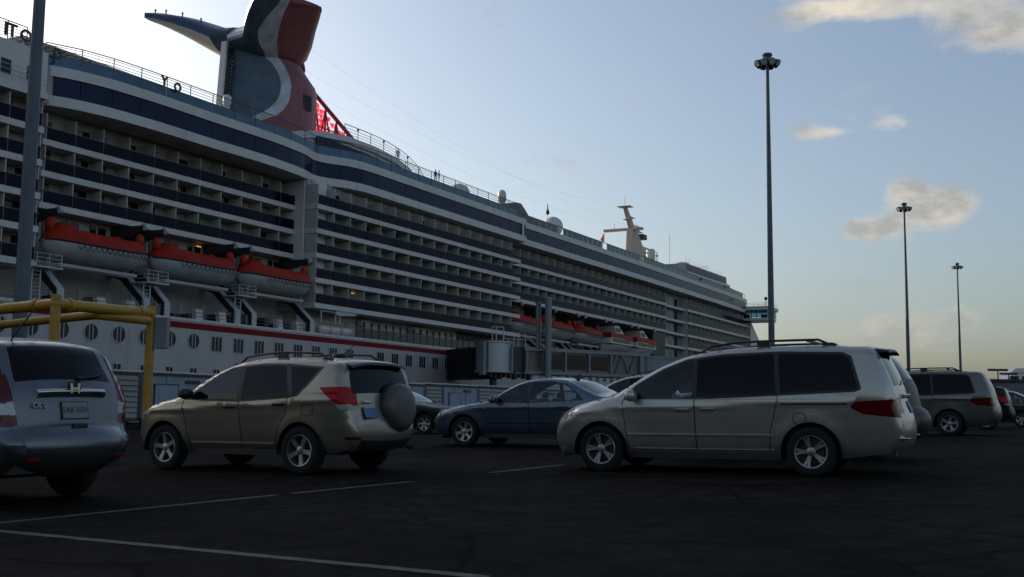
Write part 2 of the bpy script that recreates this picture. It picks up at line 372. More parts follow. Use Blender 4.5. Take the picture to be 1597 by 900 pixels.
def section(s0, s1, y, decks, start=None, rows=None, roof=26.6, first_open=False):
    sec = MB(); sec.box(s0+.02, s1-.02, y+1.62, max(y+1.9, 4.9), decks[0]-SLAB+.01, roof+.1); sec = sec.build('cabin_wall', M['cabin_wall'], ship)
    for z in decks:
        e = MB(); e.box(s0, s1, y, y+1.75, z-SLAB, z); me = e.mesh('deck_slab'); bevel_mesh(me, .03, 1); link('deck_slab', me, sec, M['slab_white'])
        h = MB()                                            # hand rail on thin posts
        h.box(s0, s1, y+.02, y+.10, z+1.02, z+1.08); h.build('hand_rail', M['rail_metal'], sec)
        st = s0+.1 if start is None else start
        n = int((s1-st)/CAB)
        for k in range(n+1):
            if st+CAB*k < s1-.05: place('divider', me_div[1.6], (st+CAB*k, y, z), sec)
            if k < n or s1-(st+CAB*k) > 2.9:
                place('balcony_panel', me_panel, (st+CAB*k, y, z), sec)
                if random.random() < .96: place('cabin_door', random.choice(me_doors), (st+CAB*k+.25+1.0*(k % 2), y+1.60, z), sec)
    return sec
secA = section(62.8, 97.2, 3.1, DZ[2:], 63.2)
secB = section(96.4, 145.2, 0.0, DZ, 96.55)
secZ = section(15.0, 60.4, 0.0, DZ, 17.2)
secC = section(145.3, 213.4, 1.7, DZ[2:], 145.6)
secD = section(226.6, 276.0, 1.7, DZ, 226.8)
for kind, m_ in bulk.items():
    if m_.v: tag(m_.build('distant_'+kind, bulk_m[kind], ship), kind='stuff')
# stair recess between the forward sections, pilaster between the aft ones
mb = MB(); mb.box(213.4, 226.6, 3.4, 5.0, 9.4, 26.6); rec = mb.build('stair_recess', M['deckhouse_grey'], ship)
for z in DZ:
    mb = MB(); mb.box(213.42, 226.58, 2.2, 3.5, z-SLAB+.05, z-.05); mb.build('deck_slab', M['slab_white'], rec)
    for s_ in (214.6, 219.2, 222.6):
        mb = MB(); mb.box(s_, s_+2.0, 3.37, 3.45, z+.1, z+2.0); mb.build('stair_window', M['door_glass'], rec)
mb = MB(); mb.box(97.25, 99.4, 1.1, 3.4, 12.8, 26.55); mb.box(96.3, 97.2, 1.8, 5.0, 12.0, 26.55); me = mb.mesh('pilaster'); bevel_mesh(me, .12, 2); link('pilaster', me, ship, M['ship_white'])
# a few cabin lamps left burning, their glow under the slab
for (s_, y_, z_) in ((89.9, 4.66, 17.2), (83.0, 4.66, 17.3), (105.2, 1.58, 14.7)):
    mb = MB(); mb.box(s_, s_+.6, y_-.06, y_, z_, z_+.10); mb.build('cabin_lamp', M['lamp_lit'], ship)

# ---- navy band with white fascias, laid along a path in plan
def offset_path(path, d):
    out = []
    for i, p in enumerate(path):
        a = Vector(path[max(0, i-1)]); b = Vector(path[min(len(path)-1, i+1)]); t = (b-a).normalized(); out.append((p[0]-t.y*d, p[1]+t.x*d))
    return out
def smooth_path(pts, step=.8):
    out = []
    P = [Vector(p) for p in pts]; D = [(b-a).length for a, b in zip(P[:-1], P[1:])]; T = []
    for i in range(len(P)):
        if i == 0: T.append((P[1]-P[0])/D[0])
        elif i == len(P)-1: T.append((P[-1]-P[-2])/D[-1])
        else: T.append(((P[i]-P[i-1])/D[i-1]*D[i]+(P[i+1]-P[i])/D[i]*D[i-1])/(D[i]+D[i-1]))
    for i in range(len(P)-1):
        n = max(1, int(D[i]/step))
        for k in range(n):
            t = k/n; out.append(tuple(P[i]*(2*t**3-3*t*t+1)+T[i]*D[i]*(t**3-2*t*t+t)+P[i+1]*(3*t*t-2*t**3)+T[i+1]*D[i]*(t**3-t*t)))
    out.append(tuple(P[-1])); return out
def wall_strip(path, th, z0, z1):
    inn = offset_path(path, th); m = MB()
    m.loft([[(a[0], a[1], z0), (a[0], a[1], z1), (b[0], b[1], z1), (b[0], b[1], z0)] for a, b in zip(path, inn)]); return m
pA = smooth_path([(62.7, 3.2), (64.5, 2.3), (67.5, 1.5), (72, 1.1), (80, 1.0), (92, 1.0), (96, 1.5), (98.5, 2.2), (100.2, 1.9), (102.2, .8), (104.5, .15), (107, 0), (112, 0), (125, 0), (147.0, 0)])
pC = smooth_path([(147.05, 1.2), (160, 1.1), (200, .8), (232, .9), (262, 1.2), (272, 1.6)], 1.5)
pZ = [(-8, 0), (20, 0), (60.3, 0)]
for path in (pA, pC):
    o = wall_strip(path, 3.4, 26.6, 27.5).build('lower_fascia', M['ship_white'], ship)
    up = wall_strip(path, 3.0, 29.2, 30.1).build('upper_fascia', M['ship_white'], ship)
    # panes of the band, one by one along the path
    acc = [0.0]
    for a, b in zip(path[:-1], path[1:]): acc.append(acc[-1]+math.dist(a, b))
    inset = offset_path(path, .14); tot = acc[-1]; n = int(tot/3.07)
    def pt(d):
        d = min(max(d, 0), tot-1e-4); i = max(j for j in range(len(acc)) if acc[j] <= d); i = min(i, len(inset)-2); t = (d-acc[i])/(acc[i+1]-acc[i])
        return (inset[i][0]*(1-t)+inset[i+1][0]*t, inset[i][1]*(1-t)+inset[i+1][1]*t)
    for k in range(n+1):
        d0, d1 = k*3.07, min(tot, (k+1)*3.07)-.05
        if d1-d0 < .4: continue
        ps = [pt(d0+(d1-d0)*j/3) for j in range(4)]
        wall_strip(ps, .06, 27.5, 29.2).build('window_pane', M['navy_glass'], o)
    wall_strip(offset_path(path, .3), .1, 27.5, 29.2).build('band_backing', M['black'], ship)
# upper block left of the aft section
mb = MB(); mb.box(-8, 60.35, .0, 8, 26.0, 29.9); mb.box(-8, 60.4, -.25, 0.2, 25.95, 26.5); me = mb.mesh('aft_upper_block'); ob = link('aft_upper_block', me, ship, M['ship_white'])
for s_ in (44.0, 47.2, 50.0, 53.1, 56.0, 58.4):
    mb = MB(); mb.box(s_, s_+.9, -.03, .1, 27.1, 28.3); mb.build('block_window', M['door_glass'], ob)
mb = MB()
for z in (26.95, 27.35, 27.75): mb.tube((46, -.55, z), (60.2, -.55, z), .03, n=5)
for i in range(9): mb.tube((46+i*1.77, -.55, 26.4), (46+i*1.77, -.55, 27.75), .03, n=5)
mb.build('block_railing', M['white_metal'], ob)
# ---- top deck, windscreens, rails
mb = MB(); mb.box(-8, 268, 3.2, 28.8, 30.05, 30.12); mb.build('top_deck', M['grey_steel'], ship)
def screen(path, z0, z1, step, rail_z, name, m, skip=None):
    acc = [0.0]
    for a, b in zip(path[:-1], path[1:]): acc.append(acc[-1]+math.dist(a, b))
    tot = acc[-1]
    def pt(d):
        d = min(max(d, 0), tot-1e-4); i = max(j for j in range(len(acc)) if acc[j] <= d); i = min(i, len(path)-2); t = (d-acc[i])/(acc[i+1]-acc[i])
        return (path[i][0]*(1-t)+path[i+1][0]*t, path[i][1]*(1-t)+path[i+1][1]*t)
    rail = MB(); k = 0
    n = int(tot/step)
    root = None
    for k in range(n+1):
        p = pt(k*step); rail.tube((p[0], p[1], z0), (p[0], p[1], rail_z), .045, n=5)
        if k < n:
            q_ = pt((k+1)*step)
            for zz in np.arange(z1+.0, rail_z+.01, .27) if rail_z > z1+.1 else [z1]: rail.tube((p[0], p[1], zz), (q_[0], q_[1], zz), .028, n=4)
            rail.tube((p[0], p[1], rail_z), (q_[0], q_[1], rail_z), .05, n=4)
    root = rail.build(name, M['rail_metal'], ship)
    for k in range(n):
        if skip and skip(k): continue
        a, b = pt(k*step+.06), pt((k+1)*step-.06)
        wall_strip([a, b], .03, z0+.04, z1).build('windscreen_panel', m, root)
M['clear_screen'] = glass_mat('clear_screen', (.30, .48, .60), .03)
screen(offset_path(pA, .35), 30.1, 31.15, 3.07, 32.15, 'deck_railing', M['windscreen'], lambda k: k > 48)
screen(offset_path(pC, .35), 30.1, 31.3, 2.0, 31.35, 'deck_railing', M['clear_screen'], lambda k: k % 9 == 7)
screen([(-8, .5), (60.2, .5)], 29.9, 30.3, 1.8, 31.6, 'deck_railing', M['clear_screen'], lambda k: True)
# shade roof over the sports deck, aft
mb = MB(); mb.box(60.5, 76.5, 3.5, 9.0, 31.9, 32.05)
for i in range(7):
    s_ = 60.7+i*2.6; mb.tube((s_, 3.6, 30.1), (s_, 3.6, 31.9), .07, n=6)
for i in range(22): mb.box(60.6+i*.72, 60.7+i*.72, 3.4, 9.0, 31.78, 31.9)
mb.build('shade_roof', M['white_metal'], ship)
# single letters standing on the rails
for (ch, s_, z_, sz) in (('I', 56.5, 30.8, 1.5), ('T', 57.1, 30.8, 1.5), ('O', 58.4, 30.75, 1.4), ('D', 63.0, 30.9, 1.25), ('Y', 74.2, 31.5, 1.25), ('O', 75.9, 31.35, 1.15)):
    o = link('letter', text_mesh(ch, sz, .06, .03), ship, M['dark_steel']); o.location = (s_, .35 if s_ < 61 else (2.2 if s_ < 64 else 1.1), z_); o.rotation_euler = (R(90), 0, 0)

# ---- sun deck house behind the funnel, with a sweeping roof
ring = []
prof = [(100.0, 30.1, 33.2), (102.5, 30.1, 34.2), (106, 30.1, 34.9), (111, 30.1, 35.3), (116.5, 30.1, 35.25), (121.5, 30.1, 34.9), (125.5, 30.1, 34.2), (128.5, 30.1, 33.0), (130.8, 30.1, 31.6), (131.8, 30.1, 30.4)]
mb = MB(); ys = [9.2, 8.0, 7.3, 6.9, 6.8, 6.9, 7.2, 7.7, 8.4, 9.2]
mb.loft([[(s_, y_, za), (s_, y_+.1, zb-.9), (s_, y_-.25, zb-.85), (s_, y_-.2, zb), (s_, 24, zb+.1), (s_, 24, za)] for (s_, za, zb), y_ in zip(prof, ys)])
house = mb.build('sundeck_house', M['ship_white'], ship)
for i in range(12):
    s_ = 105.0+i*1.55; k = i/11
    mb = MB(); y_ = 6.97 + .1*abs(i-6)/6
    mb.box(s_, s_+1.45, y_-.13, y_+.25, 32.3+.1*k, 34.1-.5*k*k); mb.build('house_window', M['navy_glass'], house)
mb = MB(); roofline = smooth_path([(110.5, 35.4), (116, 35.35), (121, 35.05), (125, 34.4), (128, 33.3), (129.6, 32.2), (131.2, 31.0), (137, 30.9), (143, 30.6)], .9)
yy = lambda s_: 7.0+.02*abs(s_-117) if s_ < 131 else 5.0
for z in (.35, .7, 1.05, 1.5):
    for a, b in zip(roofline[:-1], roofline[1:]): mb.tube((a[0], yy(a[0]), a[1]+z), (b[0], yy(b[0]), b[1]+z), .032 if z < 1.4 else .055, n=4)
for i, a in enumerate(roofline):
    if i % 3 == 0: mb.tube((a[0], yy(a[0]), a[1]-.1), (a[0], yy(a[0]), a[1]+1.5), .05, n=5)
    if i % 6 == 3: mb.ball((a[0], yy(a[0]), a[1]+1.3), .16, 8, 6)
mb.build('house_railing', M['rail_metal'], house)
mb = MB(); mb.box(137.5, 140.6, 5.0, 5.6, 31.0, 32.0); mb.build('deck_locker', M['ship_white'], ship)
# ---- domes and the dark house
def dome(s_, y_, z_, r, parent=ship, base=1.0):
    mb = MB(); mb.ball((s_, y_, z_), r, 28, 18); o = mb.build('radome', M['dome_white'], parent, True)
    mb = MB(); mb.lathe([(r*.55, z_-r*base-.9), (r*.62, z_-r*.75), (r*.62, z_-r*.70)], 20, (s_, y_, 0)); mb.build('radome_base', M['white_metal'], o)
dome(136.9, 6.0, 32.45, 1.72); dome(168.6, 6.0, 32.75, 1.75)
mb = MB(); mb.prism([(144.0, 30.1), (144.4, 32.2), (148.4, 33.2), (150.2, 33.3), (152.2, 32.2), (154.0, 30.9), (154.0, 30.1)], 2.6, 8.0, 'y'); dh = mb.build('dark_house', M['dark_house'], ship)
mb = MB(); mb.box(154.1, 156.8, 3.0, 7.6, 30.1, 31.75); mb.build('locker', M['ship_white'], dh)
mb = MB(); mb.lathe([(.50, 32.9), (.50, 33.3), (.66, 33.4), (.66, 34.3), (.62, 34.65), (.48, 34.95), (.26, 35.1), (.01, 35.15)], 20, (147.6, 4.6, 0)); mb.build('small_radome', M['dome_white'], dh, True)
mb = MB(); mb.box(145.6, 146.2, -.02, .08, 27.5, 29.2); mb.build('band_mullion', M['slab_white'], ship)
# ---- mast forward
mb = MB(); mb.prism([(228.6, 30), (228.4, 36.0), (229.2, 42.6), (231.8, 42.8), (233.0, 41.4), (237.5, 37.5), (242.5, 33.2), (244, 30)], 15.2, 16.8, 'y')
me = mb.mesh('mast'); bevel_mesh(me, .2, 2); M['mast_sunlit_tan'] = mat('mast_sunlit_tan', (.58, .43, .34), .5, var=.12); mast = link('mast', me, ship, M['mast_sunlit_tan'])  # tan tint puts the warm sunlight on the mast into its colour
mb = MB(); mb.prism([(229.4, 42.5), (226.0, 46.9), (226.6, 47.0), (231.4, 43.0), (231.6, 42.5)], 15.6, 16.4, 'y'); mb.build('upper_spar', M['mast_sunlit_tan'], mast)
mb = MB(); mb.box(229.2, 230.4, 13.2, 22.4, 42.2, 42.7); mb.box(225.4, 227.6, 14.5, 17.5, 46.9, 47.05); mb.tube((226.3, 16, 47), (226.3, 16, 49.4), .06); mb.tube((229.9, 20, 42.7), (229.9, 20, 44.0), .07)
mb.box(227.2, 228.8, 15.2, 16.8, 44.3, 44.42); mb.box(228.4, 231.2, 15.4, 16.6, 45.0, 45.1); mb.build('yard', M['mast_sunlit_tan'], mast)
for (s_, z_, w_) in ((234.5, 43.4, 3.2), (238.6, 39.2, 3.6)):
    mb = MB(); mb.box(s_-w_/2-1, s_+w_/2, 15.7, 16.0, z_, z_+.32); mb.lathe([(.35, z_-1.0), (.35, z_)], 12, (s_-.4, 15.85, 0)); mb.box(s_-3.0, s_+.5, 15.2, 16.6, z_-1.15, z_-.95); mb.build('radar', M['dome_white'], mast)
mb = MB(); mb.box(234.3, 236.8, 14.8, 16.6, 40.9, 42.0); mb.build('radar_housing', M['dark_steel'], mast)
mb = MB(); mb.lathe([(.1, 35.5), (.1, 36.6), (1.0, 36.7), (1.1, 37.2), (1.1, 38.9), (.8, 39.4), (.01, 39.5)], 18, (241.0, 15.5, 0)); mb.build('mast_radome', M['dome_white'], mast, True)
mb = MB(); mb.tube((245.2, 15.5, 30), (245.2, 15.5, 39.4), .10, n=6)
for z in (33.5, 35.2, 36.8, 38.4): mb.lathe([(.02, z-.25), (.42, z), (.02, z+.25)], 10, (245.2, 15.5, 0))
mb.build('signal_lights', M['dark_steel'], ship)
for (s_, h_) in ((249, 36), (254.0, 45)):
    mb = MB(); mb.tube((s_, 15.5, 30), (s_, 15.5, 33.5), .12, n=6); mb.tube((s_, 15.5, 33.5), (s_, 15.5, h_), .05, n=5); mb.build('whip_antenna', M['grey_steel'], ship)
mb = MB(); mb.tube((227.6, 22.2, 30), (229.6, 22.3, 42.3), .025, n=4); mb.build('flag_halyard', M['grey_steel'], ship)
mb = MB(); mb.prism([(229.5, 42.0), (227.2, 40.0), (229.5, 39.8)], 22.30, 22.33, 'y'); fl = mb.build('signal_flag', mat('flag_red', (.75, .03, .06), .6), None); fl.parent = None
fl.location = ship.location; fl.rotation_euler = ship.rotation_euler; tag(fl, 'small red pennant flying under the yard of the white mast', 'flag')
# weathervane-like fitting standing on the rail before the big dome
mb = MB(); mb.tube((165.5, 5.5, 30.1), (165.5, 5.5, 35.0), .03, n=5); mb.lathe([(.1, 34.3), (.33, 34.5), (.28, 34.9), (.12, 35.2), (.05, 36.2)], 10, (165.5, 5.5, 0)); mb.build('deck_lantern', M['dark_steel'], ship)
# ---- forward deckhouse and bridge
mb = MB(); mb.prism([(229, 26.7), (229, 31.2), (235.3, 34.9), (265.8, 35.2), (266.4, 33.1), (272.8, 32.7), (273.8, 31.0), (280.3, 30.5), (283.0, 28.9), (283.2, 26.7)], 5.0, 27, 'y')
fd = mb.build('forward_deckhouse', M['deckhouse_grey'], ship)
mb = MB(); mb.prism([(234.5, 32.3), (266.9, 32.75), (266.9, 33.35), (234.5, 32.95)], 4.4, 5.2, 'y'); mb.build('deckhouse_fascia', M['ship_white'], fd)
for i in range(14):
    mb = MB(); mb.box(236+i*2.1, 237.9+i*2.1, 4.93, 5.1, 33.4, 34.7); mb.build('deckhouse_window', M['navy_glass'], fd)
mb = MB(); mb.box(238, 246, 4.93, 5.1, 30.4, 31.8); mb.build('deckhouse_window', M['door_glass'], fd)
mb = MB()
for z in (.5, 1.0): mb.tube((228.5, 5.2, 31.4+z), (252, 5.2, 35.2+z), .04, n=4)
for i in range(14): mb.tube((236+i*2, 5.2, 35), (236+i*2, 5.2, 36.2), .04, n=4)
mb.build('deckhouse_railing', M['rail_metal'], fd)
mb = MB(); mb.lathe([(2.2, 35.0), (2.2, 35.6), (1.6, 36.2), (.01, 36.5)], 16, (244, 9, 0)); mb.build('deckhouse_dome', M['dome_white'], fd, True)
# front of the superstructure raked down to the bow
mb = MB(); mb.prism([(274.2, 26.6), (276.0, 24.5), (287.5, 18.0), (290, 9.4), (276.02, 9.4)], 1.6, 30.4, 'y'); mb.build('raked_front', M['ship_white'], ship)
mb = MB(); mb.box(270.5, 279.0, -3.9, 5, 24.7, 25.3); mb.box(270.3, 279.4, -4.4, 5, 27.3, 28.2); br = mb.build('bridge_wing', M['ship_white'], ship)
for i in range(5):
    mb = MB(); mb.box(270.55, 270.7, -3.75+i*1.3, -2.55+i*1.3, 25.4, 27.25); mb.build('bridge_window', M['clear_screen'], br)
for i in range(6):
    mb = MB(); mb.box(270.5+i*1.45, 271.9+i*1.45, -3.9, -3.8, 25.4, 27.25); mb.build('bridge_window', M['clear_screen'], br)
mb = MB()
for i in range(6): mb.box(270.48, 270.6, -3.9+i*1.3, -3.75+i*1.3, 25.3, 27.3)
mb.box(272.5, 276.5, -3.0, -1.8, 25.3, 26.3); mb.build('bridge_mullion', M['dark_steel'], br)
mb = MB(); mb.tube((273, -2.9, 28.2), (273, -2.9, 30.0), .1); mb.ball((273, -2.9, 30.3), .45, 10, 8); mb.build('searchlight', M['dark_steel'], br)
mb = MB()
for z in (28.6, 29.0): mb.tube((270.4, -4.3, z), (270.4, 5, z), .04, n=4); mb.tube((270.4, -4.3, z), (279, -4.3, z), .04, n=4)
for i in range(8): mb.tube((270.4, -4.3+i*1.3, 28.2), (270.4, -4.3+i*1.3, 29.0), .04, n=4)
mb.build('bridge_railing', M['white_metal'], br)
# ------------------------------------------------------------------ funnel with two wings
def ship_px(x, y, D):                    # pixel -> (s, z) on a plane parallel to the ship's side
    d = pix_dir(x, y); t = -D/d.dot(SH_N); p = CAMP + d*t; return p.dot(SH_S), p.z
def funnel_mat():
    m = bpy.data.materials.new('funnel_paint'); m.use_nodes = True; nt = m.node_tree; N = nt.nodes; Lk = nt.links; b = N['Principled BSDF']
    b.inputs['Roughness'].default_value = .42
    tc = N.new('ShaderNodeTexCoord'); sp = N.new('ShaderNodeSeparateXYZ'); Lk.new(tc.outputs['Object'], sp.inputs[0])
    mr = N.new('ShaderNodeMapRange'); mr.inputs['From Min'].default_value = 30; mr.inputs['From Max'].default_value = 52; Lk.new(sp.outputs['Z'], mr.inputs['Value'])
    def curve(pts):
        c = N.new('ShaderNodeFloatCurve'); cv = c.mapping.curves[0]
        pts = [((z-30)/22, (s-90)/30) for z, s in pts]
        cv.points[0].location = pts[0]; cv.points[1].location = pts[-1]
        for p in pts[1:-1]: cv.points.new(*p)
        c.mapping.update(); Lk.new(mr.outputs[0], c.inputs['Value'])
        k = N.new('ShaderNodeMath'); k.operation = 'MULTIPLY_ADD'; k.inputs[1].default_value = 30; k.inputs[2].default_value = 90; Lk.new(c.outputs[0], k.inputs[0]); return k.outputs[0]
    def less(a, bb):
        k = N.new('ShaderNodeMath'); k.operation = 'LESS_THAN'; Lk.new(a, k.inputs[0]); Lk.new(bb, k.inputs[1]); return k.outputs[0]
    Lc = curve([(30, 93), (34, 97.5), (36.4, 101.3), (38, 103.4), (39.6, 104.5), (41.7, 104.7), (43.3, 103.7), (44.2, 102.0), (45.0, 99.5), (46.0, 97.9), (48, 97.2), (52, 96.5)])
    Rc = curve([(30, 96), (35, 100.5), (37.5, 104.7), (38.8, 105.9), (40.1, 106.5), (42.2, 106.5), (43.6, 105.5), (44.5, 104.0), (45.2, 102.4), (46.4, 100.7), (48.2, 98.9), (52, 98)])
    n = N.new('ShaderNodeTexNoise'); n.inputs['Scale'].default_value = .6; n.inputs['Detail'].default_value = 6; Lk.new(tc.outputs['Object'], n.inputs['Vector'])
    vr = N.new('ShaderNodeMapRange'); vr.inputs['From Min'].default_value = .3; vr.inputs['From Max'].default_value = .7; vr.inputs['To Min'].default_value = .6; vr.inputs['To Max'].default_value = 1.15; Lk.new(n.outputs['Fac'], vr.inputs['Value'])
    m1 = N.new('ShaderNodeMix'); m1.data_type = 'RGBA'; m1.inputs['A'].default_value = (.27, .045, .048, 1); m1.inputs['B'].default_value = (.55, .56, .57, 1); Lk.new(less(sp.outputs['X'], Rc), m1.inputs['Factor'])
    m2 = N.new('ShaderNodeMix'); m2.data_type = 'RGBA'; Lk.new(m1.outputs['Result'], m2.inputs['A']); m2.inputs['B'].default_value = (.060, .092, .135, 1); Lk.new(less(sp.outputs['X'], Lc), m2.inputs['Factor'])
    mx = N.new('ShaderNodeMix'); mx.data_type = 'RGBA'; mx.blend_type = 'MULTIPLY'; mx.inputs['Factor'].default_value = 1; Lk.new(m2.outputs['Result'], mx.inputs['A']); Lk.new(vr.outputs[0], mx.inputs['B'])
    Lk.new(mx.outputs['Result'], b.inputs['Base Color']); return m
M['funnel'] = funnel_mat()
M['funnel_blue'] = mat('funnel_blue', (.055, .085, .13), .42, var=.2, vscale=.6)
def lerp_tab(tab, x):
    if x <= tab[0][0]: return tab[0][1]
    for (a, va), (b, vb) in zip(tab[:-1], tab[1:]):
        if x <= b: return va+(vb-va)*(x-a)/(b-a)
    return tab[-1][1]
aft_tab = [(30, 98.6), (37, 99.0), (43, 99.6), (46, 99.2), (49, 98.5)]
fore_tab = [(30, 115.3), (42.8, 115.2), (44.3, 112.6), (45.6, 110.6), (46.6, 109.6), (49, 110.5)]
rings = []
for i in range(33):
    z = 30+i*.5; a, f_ = lerp_tab(aft_tab, z), lerp_tab(fore_tab, z); rg = []
    hw = 3.3 - .25*max(0, (z-40)/6)
    for k in range(36):
        t = 2*math.pi*k/36; u = .5-.5*math.cos(t); sgn = 1 if math.sin(t) >= 0 else -1
        w = hw*(min(1, (u+.10)/.45)**.6)*(1-max(0, (u-.5)/.5)**2.2*.62)
        w *= math.sqrt(max(0.0, 1-(2*u-1)**8))
        rg.append((a+(f_-a)*u, 16-sgn*w, z))
    rings.append(rg)
mb = MB(); mb.loft(rings); funnel = mb.build('funnel', M['funnel'], ship, True)
def wing(sg):
    secs = [(0.0, 98.4, 111.0, 43.6, 44.2, 47.8, 48.4), (2.6, 98.2, 110.4, 43.7, 44.4, 48.0, 48.6), (4.3, 96.6, 109.2, 44.7, 45.6, 48.5, 49.3), (6.0, 95.2, 107.7, 45.7, 47.2, 48.9, 50.0), (7.6, 94.1, 106.4, 46.6, 48.6, 49.0, 50.4), (8.7, 93.5, 105.4, 47.2, 49.5, 48.9, 50.5), (9.2, 94.6, 104.6, 47.9, 49.8, 48.8, 50.3)]
    # offset from centre, aft s, fore s, z low aft, z low fore, z top aft, z top fore
    rings = []
    for (o_, sa, sf, la, lf, ta, tf) in secs:
        rg = []; n = 14
        for k in range(n+1): u = k/n; bow = math.sin(math.pi*u)**(.5 if sg > 0 else .7); rg.append((sa+(sf-sa)*u, 16-sg*o_, (la+(lf-la)*u)*1.0 + (1-bow)*((ta+tf-la-lf)*(.18 if sg > 0 else .27))))
        for k in range(n, -1, -1): u = k/n; bow = math.sin(math.pi*u)**.5; rg.append((sa+(sf-sa)*u, 16-sg*o_, (ta+(tf-ta)*u) - (1-bow)*((ta+tf-la-lf)*(.22 if sg > 0 else .15))))
        rings.append(rg)
    m = MB(); m.loft(rings); o = link('funnel_wing', shade_angle(m.mesh('funnel_wing'), 50), funnel, M['funnel'] if sg > 0 else M['funnel_blue'])
    # pale lining under the wing and small lamps on its top
    if sg < 0:
        m = MB(); rr = [[(r_[0][0]-.05, r_[0][1], r_[0][2]+.02)]+[(x-.04, y, z-.05) for (x, y, z) in r_[0:12]] for r_ in rings[1:-1]]; m.loft(rr, closed=False, caps=False)
        o2 = m.build('wing_lining', mat('wing_lining', (.70, .66, .60), .5, var=.1), funnel, True)
    m = MB()
    for r_ in rings[2:-1]:
        p = r_[-3]; m.tube(p, (p[0], p[1], p[2]+.35), .08, n=6); m.ball((p[0], p[1], p[2]+.4), .14, 8, 6)
    m.build('wing_lights', M['dark_steel'], funnel)
wing(1); wing(-1)
mb = MB()                                   # perforated screen along the aft edge
for i in range(30):
    z = 31+i*.45; s_ = lerp_tab(aft_tab, z); mb.box(s_-1.35, s_+.3, 15.9, 16.1, z, z+.22)
for du in (-1.35, -.85, -.4): mb.prism([(97.25+du+1.35, 30.5), (97.55+du+1.35, 30.5), (98.4+du+1.35, 44.6), (98.1+du+1.35, 44.6)], 15.85, 16.15, 'y')
mb.build('aft_screen', M['dark_steel'], funnel)
mb = MB(); mb.prism([(97.0, 30.5), (97.3, 30.5), (98.2, 45), (97.9, 45)], 15.6, 16.4, 'y'); mb.build('sunlit_aft_edge', M['dome_white'], funnel)  # white strip imitating the sunlit aft edge of the funnel
mb = MB(); mb.lathe([(.01, -1.5), (.7, -1.4), (1.0, -.8), (1.05, .4), (.8, 1.1), (.01, 1.3)], 18, (0, 0, 0)); o = mb.build('exhaust_pod', mat('pod_red', (.10, .02, .03), .4), funnel, True); o.location = (110.6, 15.2, 45.6); o.rotation_euler = (0, R(-25), 0)
mb = MB(); mb.box(109.2, 110.9, 12.85, 13.4, 39.2, 41.2)
for i in range(7): mb.box(109.2, 110.9, 12.75, 12.86, 39.25+i*.28, 39.4+i*.28)
mb.build('louvre', M['dark_steel'], funnel)
# red open framework in front of the funnel
scr = bpy.data.materials.new('red_screen'); scr.use_nodes = True; nt = scr.node_tree; b = nt.nodes['Principled BSDF']; b.inputs['Base Color'].default_value = (.62, .02, .05, 1); b.inputs['Roughness'].default_value = .5
tl = nt.nodes.new('ShaderNodeBsdfTranslucent'); tl.inputs[0].default_value = (.85, .05, .10, 1); ms = nt.nodes.new('ShaderNodeMixShader'); ms.inputs[0].default_value = .6
nt.links.new(b.outputs[0], ms.inputs[1]); nt.links.new(tl.outputs[0], ms.inputs[2]); nt.links.new(ms.outputs[0], nt.nodes['Material Output'].inputs[0])
mb = MB(); top = lambda s_: 43.3-(s_-115.3)*.475
fr = MB(); fr.tube((115.3, 16, 43.3), (131, 16, top(131)), .28, n=8)
for i in range(6):
    s_ = 115.5+i*2.5; fr.tube((s_, 16, 30.2), (s_, 16, top(s_)), .13, n=6)
    if i < 5: fr.tube((s_, 16, 31+i*.2), (s_+2.5, 16, top(s_+2.5)-.3), .12, n=6); fr.tube((s_, 16, top(s_)-.6), (s_+2.5, 16, 33.5), .12, n=6)
for z in (34, 36.5, 39): fr.tube((115.3, 16, z), (115.3+(43.3-z)/.475, 16, z), .10, n=6)
frame = fr.build('red_framework', mat('frame_red', (.35, .02, .04), .5), funnel)
rnd = random.Random(3)
for i in range(15):
    for j in range(13):
        s0, z0 = 115.35+i*.84, 34.4+j*.66
        if z0+.62 > top(s0+.8) or rnd.random() < .04: continue
        d = rnd.uniform(-.16, .16); mb = MB(); mb.add([(s0, 16.3+d, z0), (s0+.78, 16.3-d, z0+rnd.uniform(-.1, .06)), (s0+.78, 16.3+d*.5, z0+.6), (s0+rnd.uniform(-.06, .12), 16.3-d, z0+.6)], [(0, 1, 2), (0, 2, 3)]); mb.build('red_panel', scr, frame)
for (pa, pb) in (((104, 16, 50.4), (229.8, 16, 43)), ((100, 23.5, 49.2), (229.8, 20, 43)), ((97, 24.0, 48.6), (-8, 20, 46)), ((97, 8.6, 48.8), (-8, 12, 46)), ((110.5, 16, 46), (226, 16, 46.6))):
    mb = MB(); pa, pb = Vector(pa), Vector(pb); mb.path([pa.lerp(pb, k/16)-Vector((0, 0, 3.0*math.sin(math.pi*k/16))) for k in range(17)], .008, 4); mb.build('stay_wire', M['grey_steel'], ship)
mb = MB(); mb.lathe([(.35, 30.1), (.35, 33.4), (.45, 33.5), (.45, 34.3), (.2, 34.5)], 12, (88.0, 6.0, 0)); mb.build('sunlit_deck_lamp', M['dome_white'], ship, True)  # unlit; its white colour stands in for sun on a metal floodlight

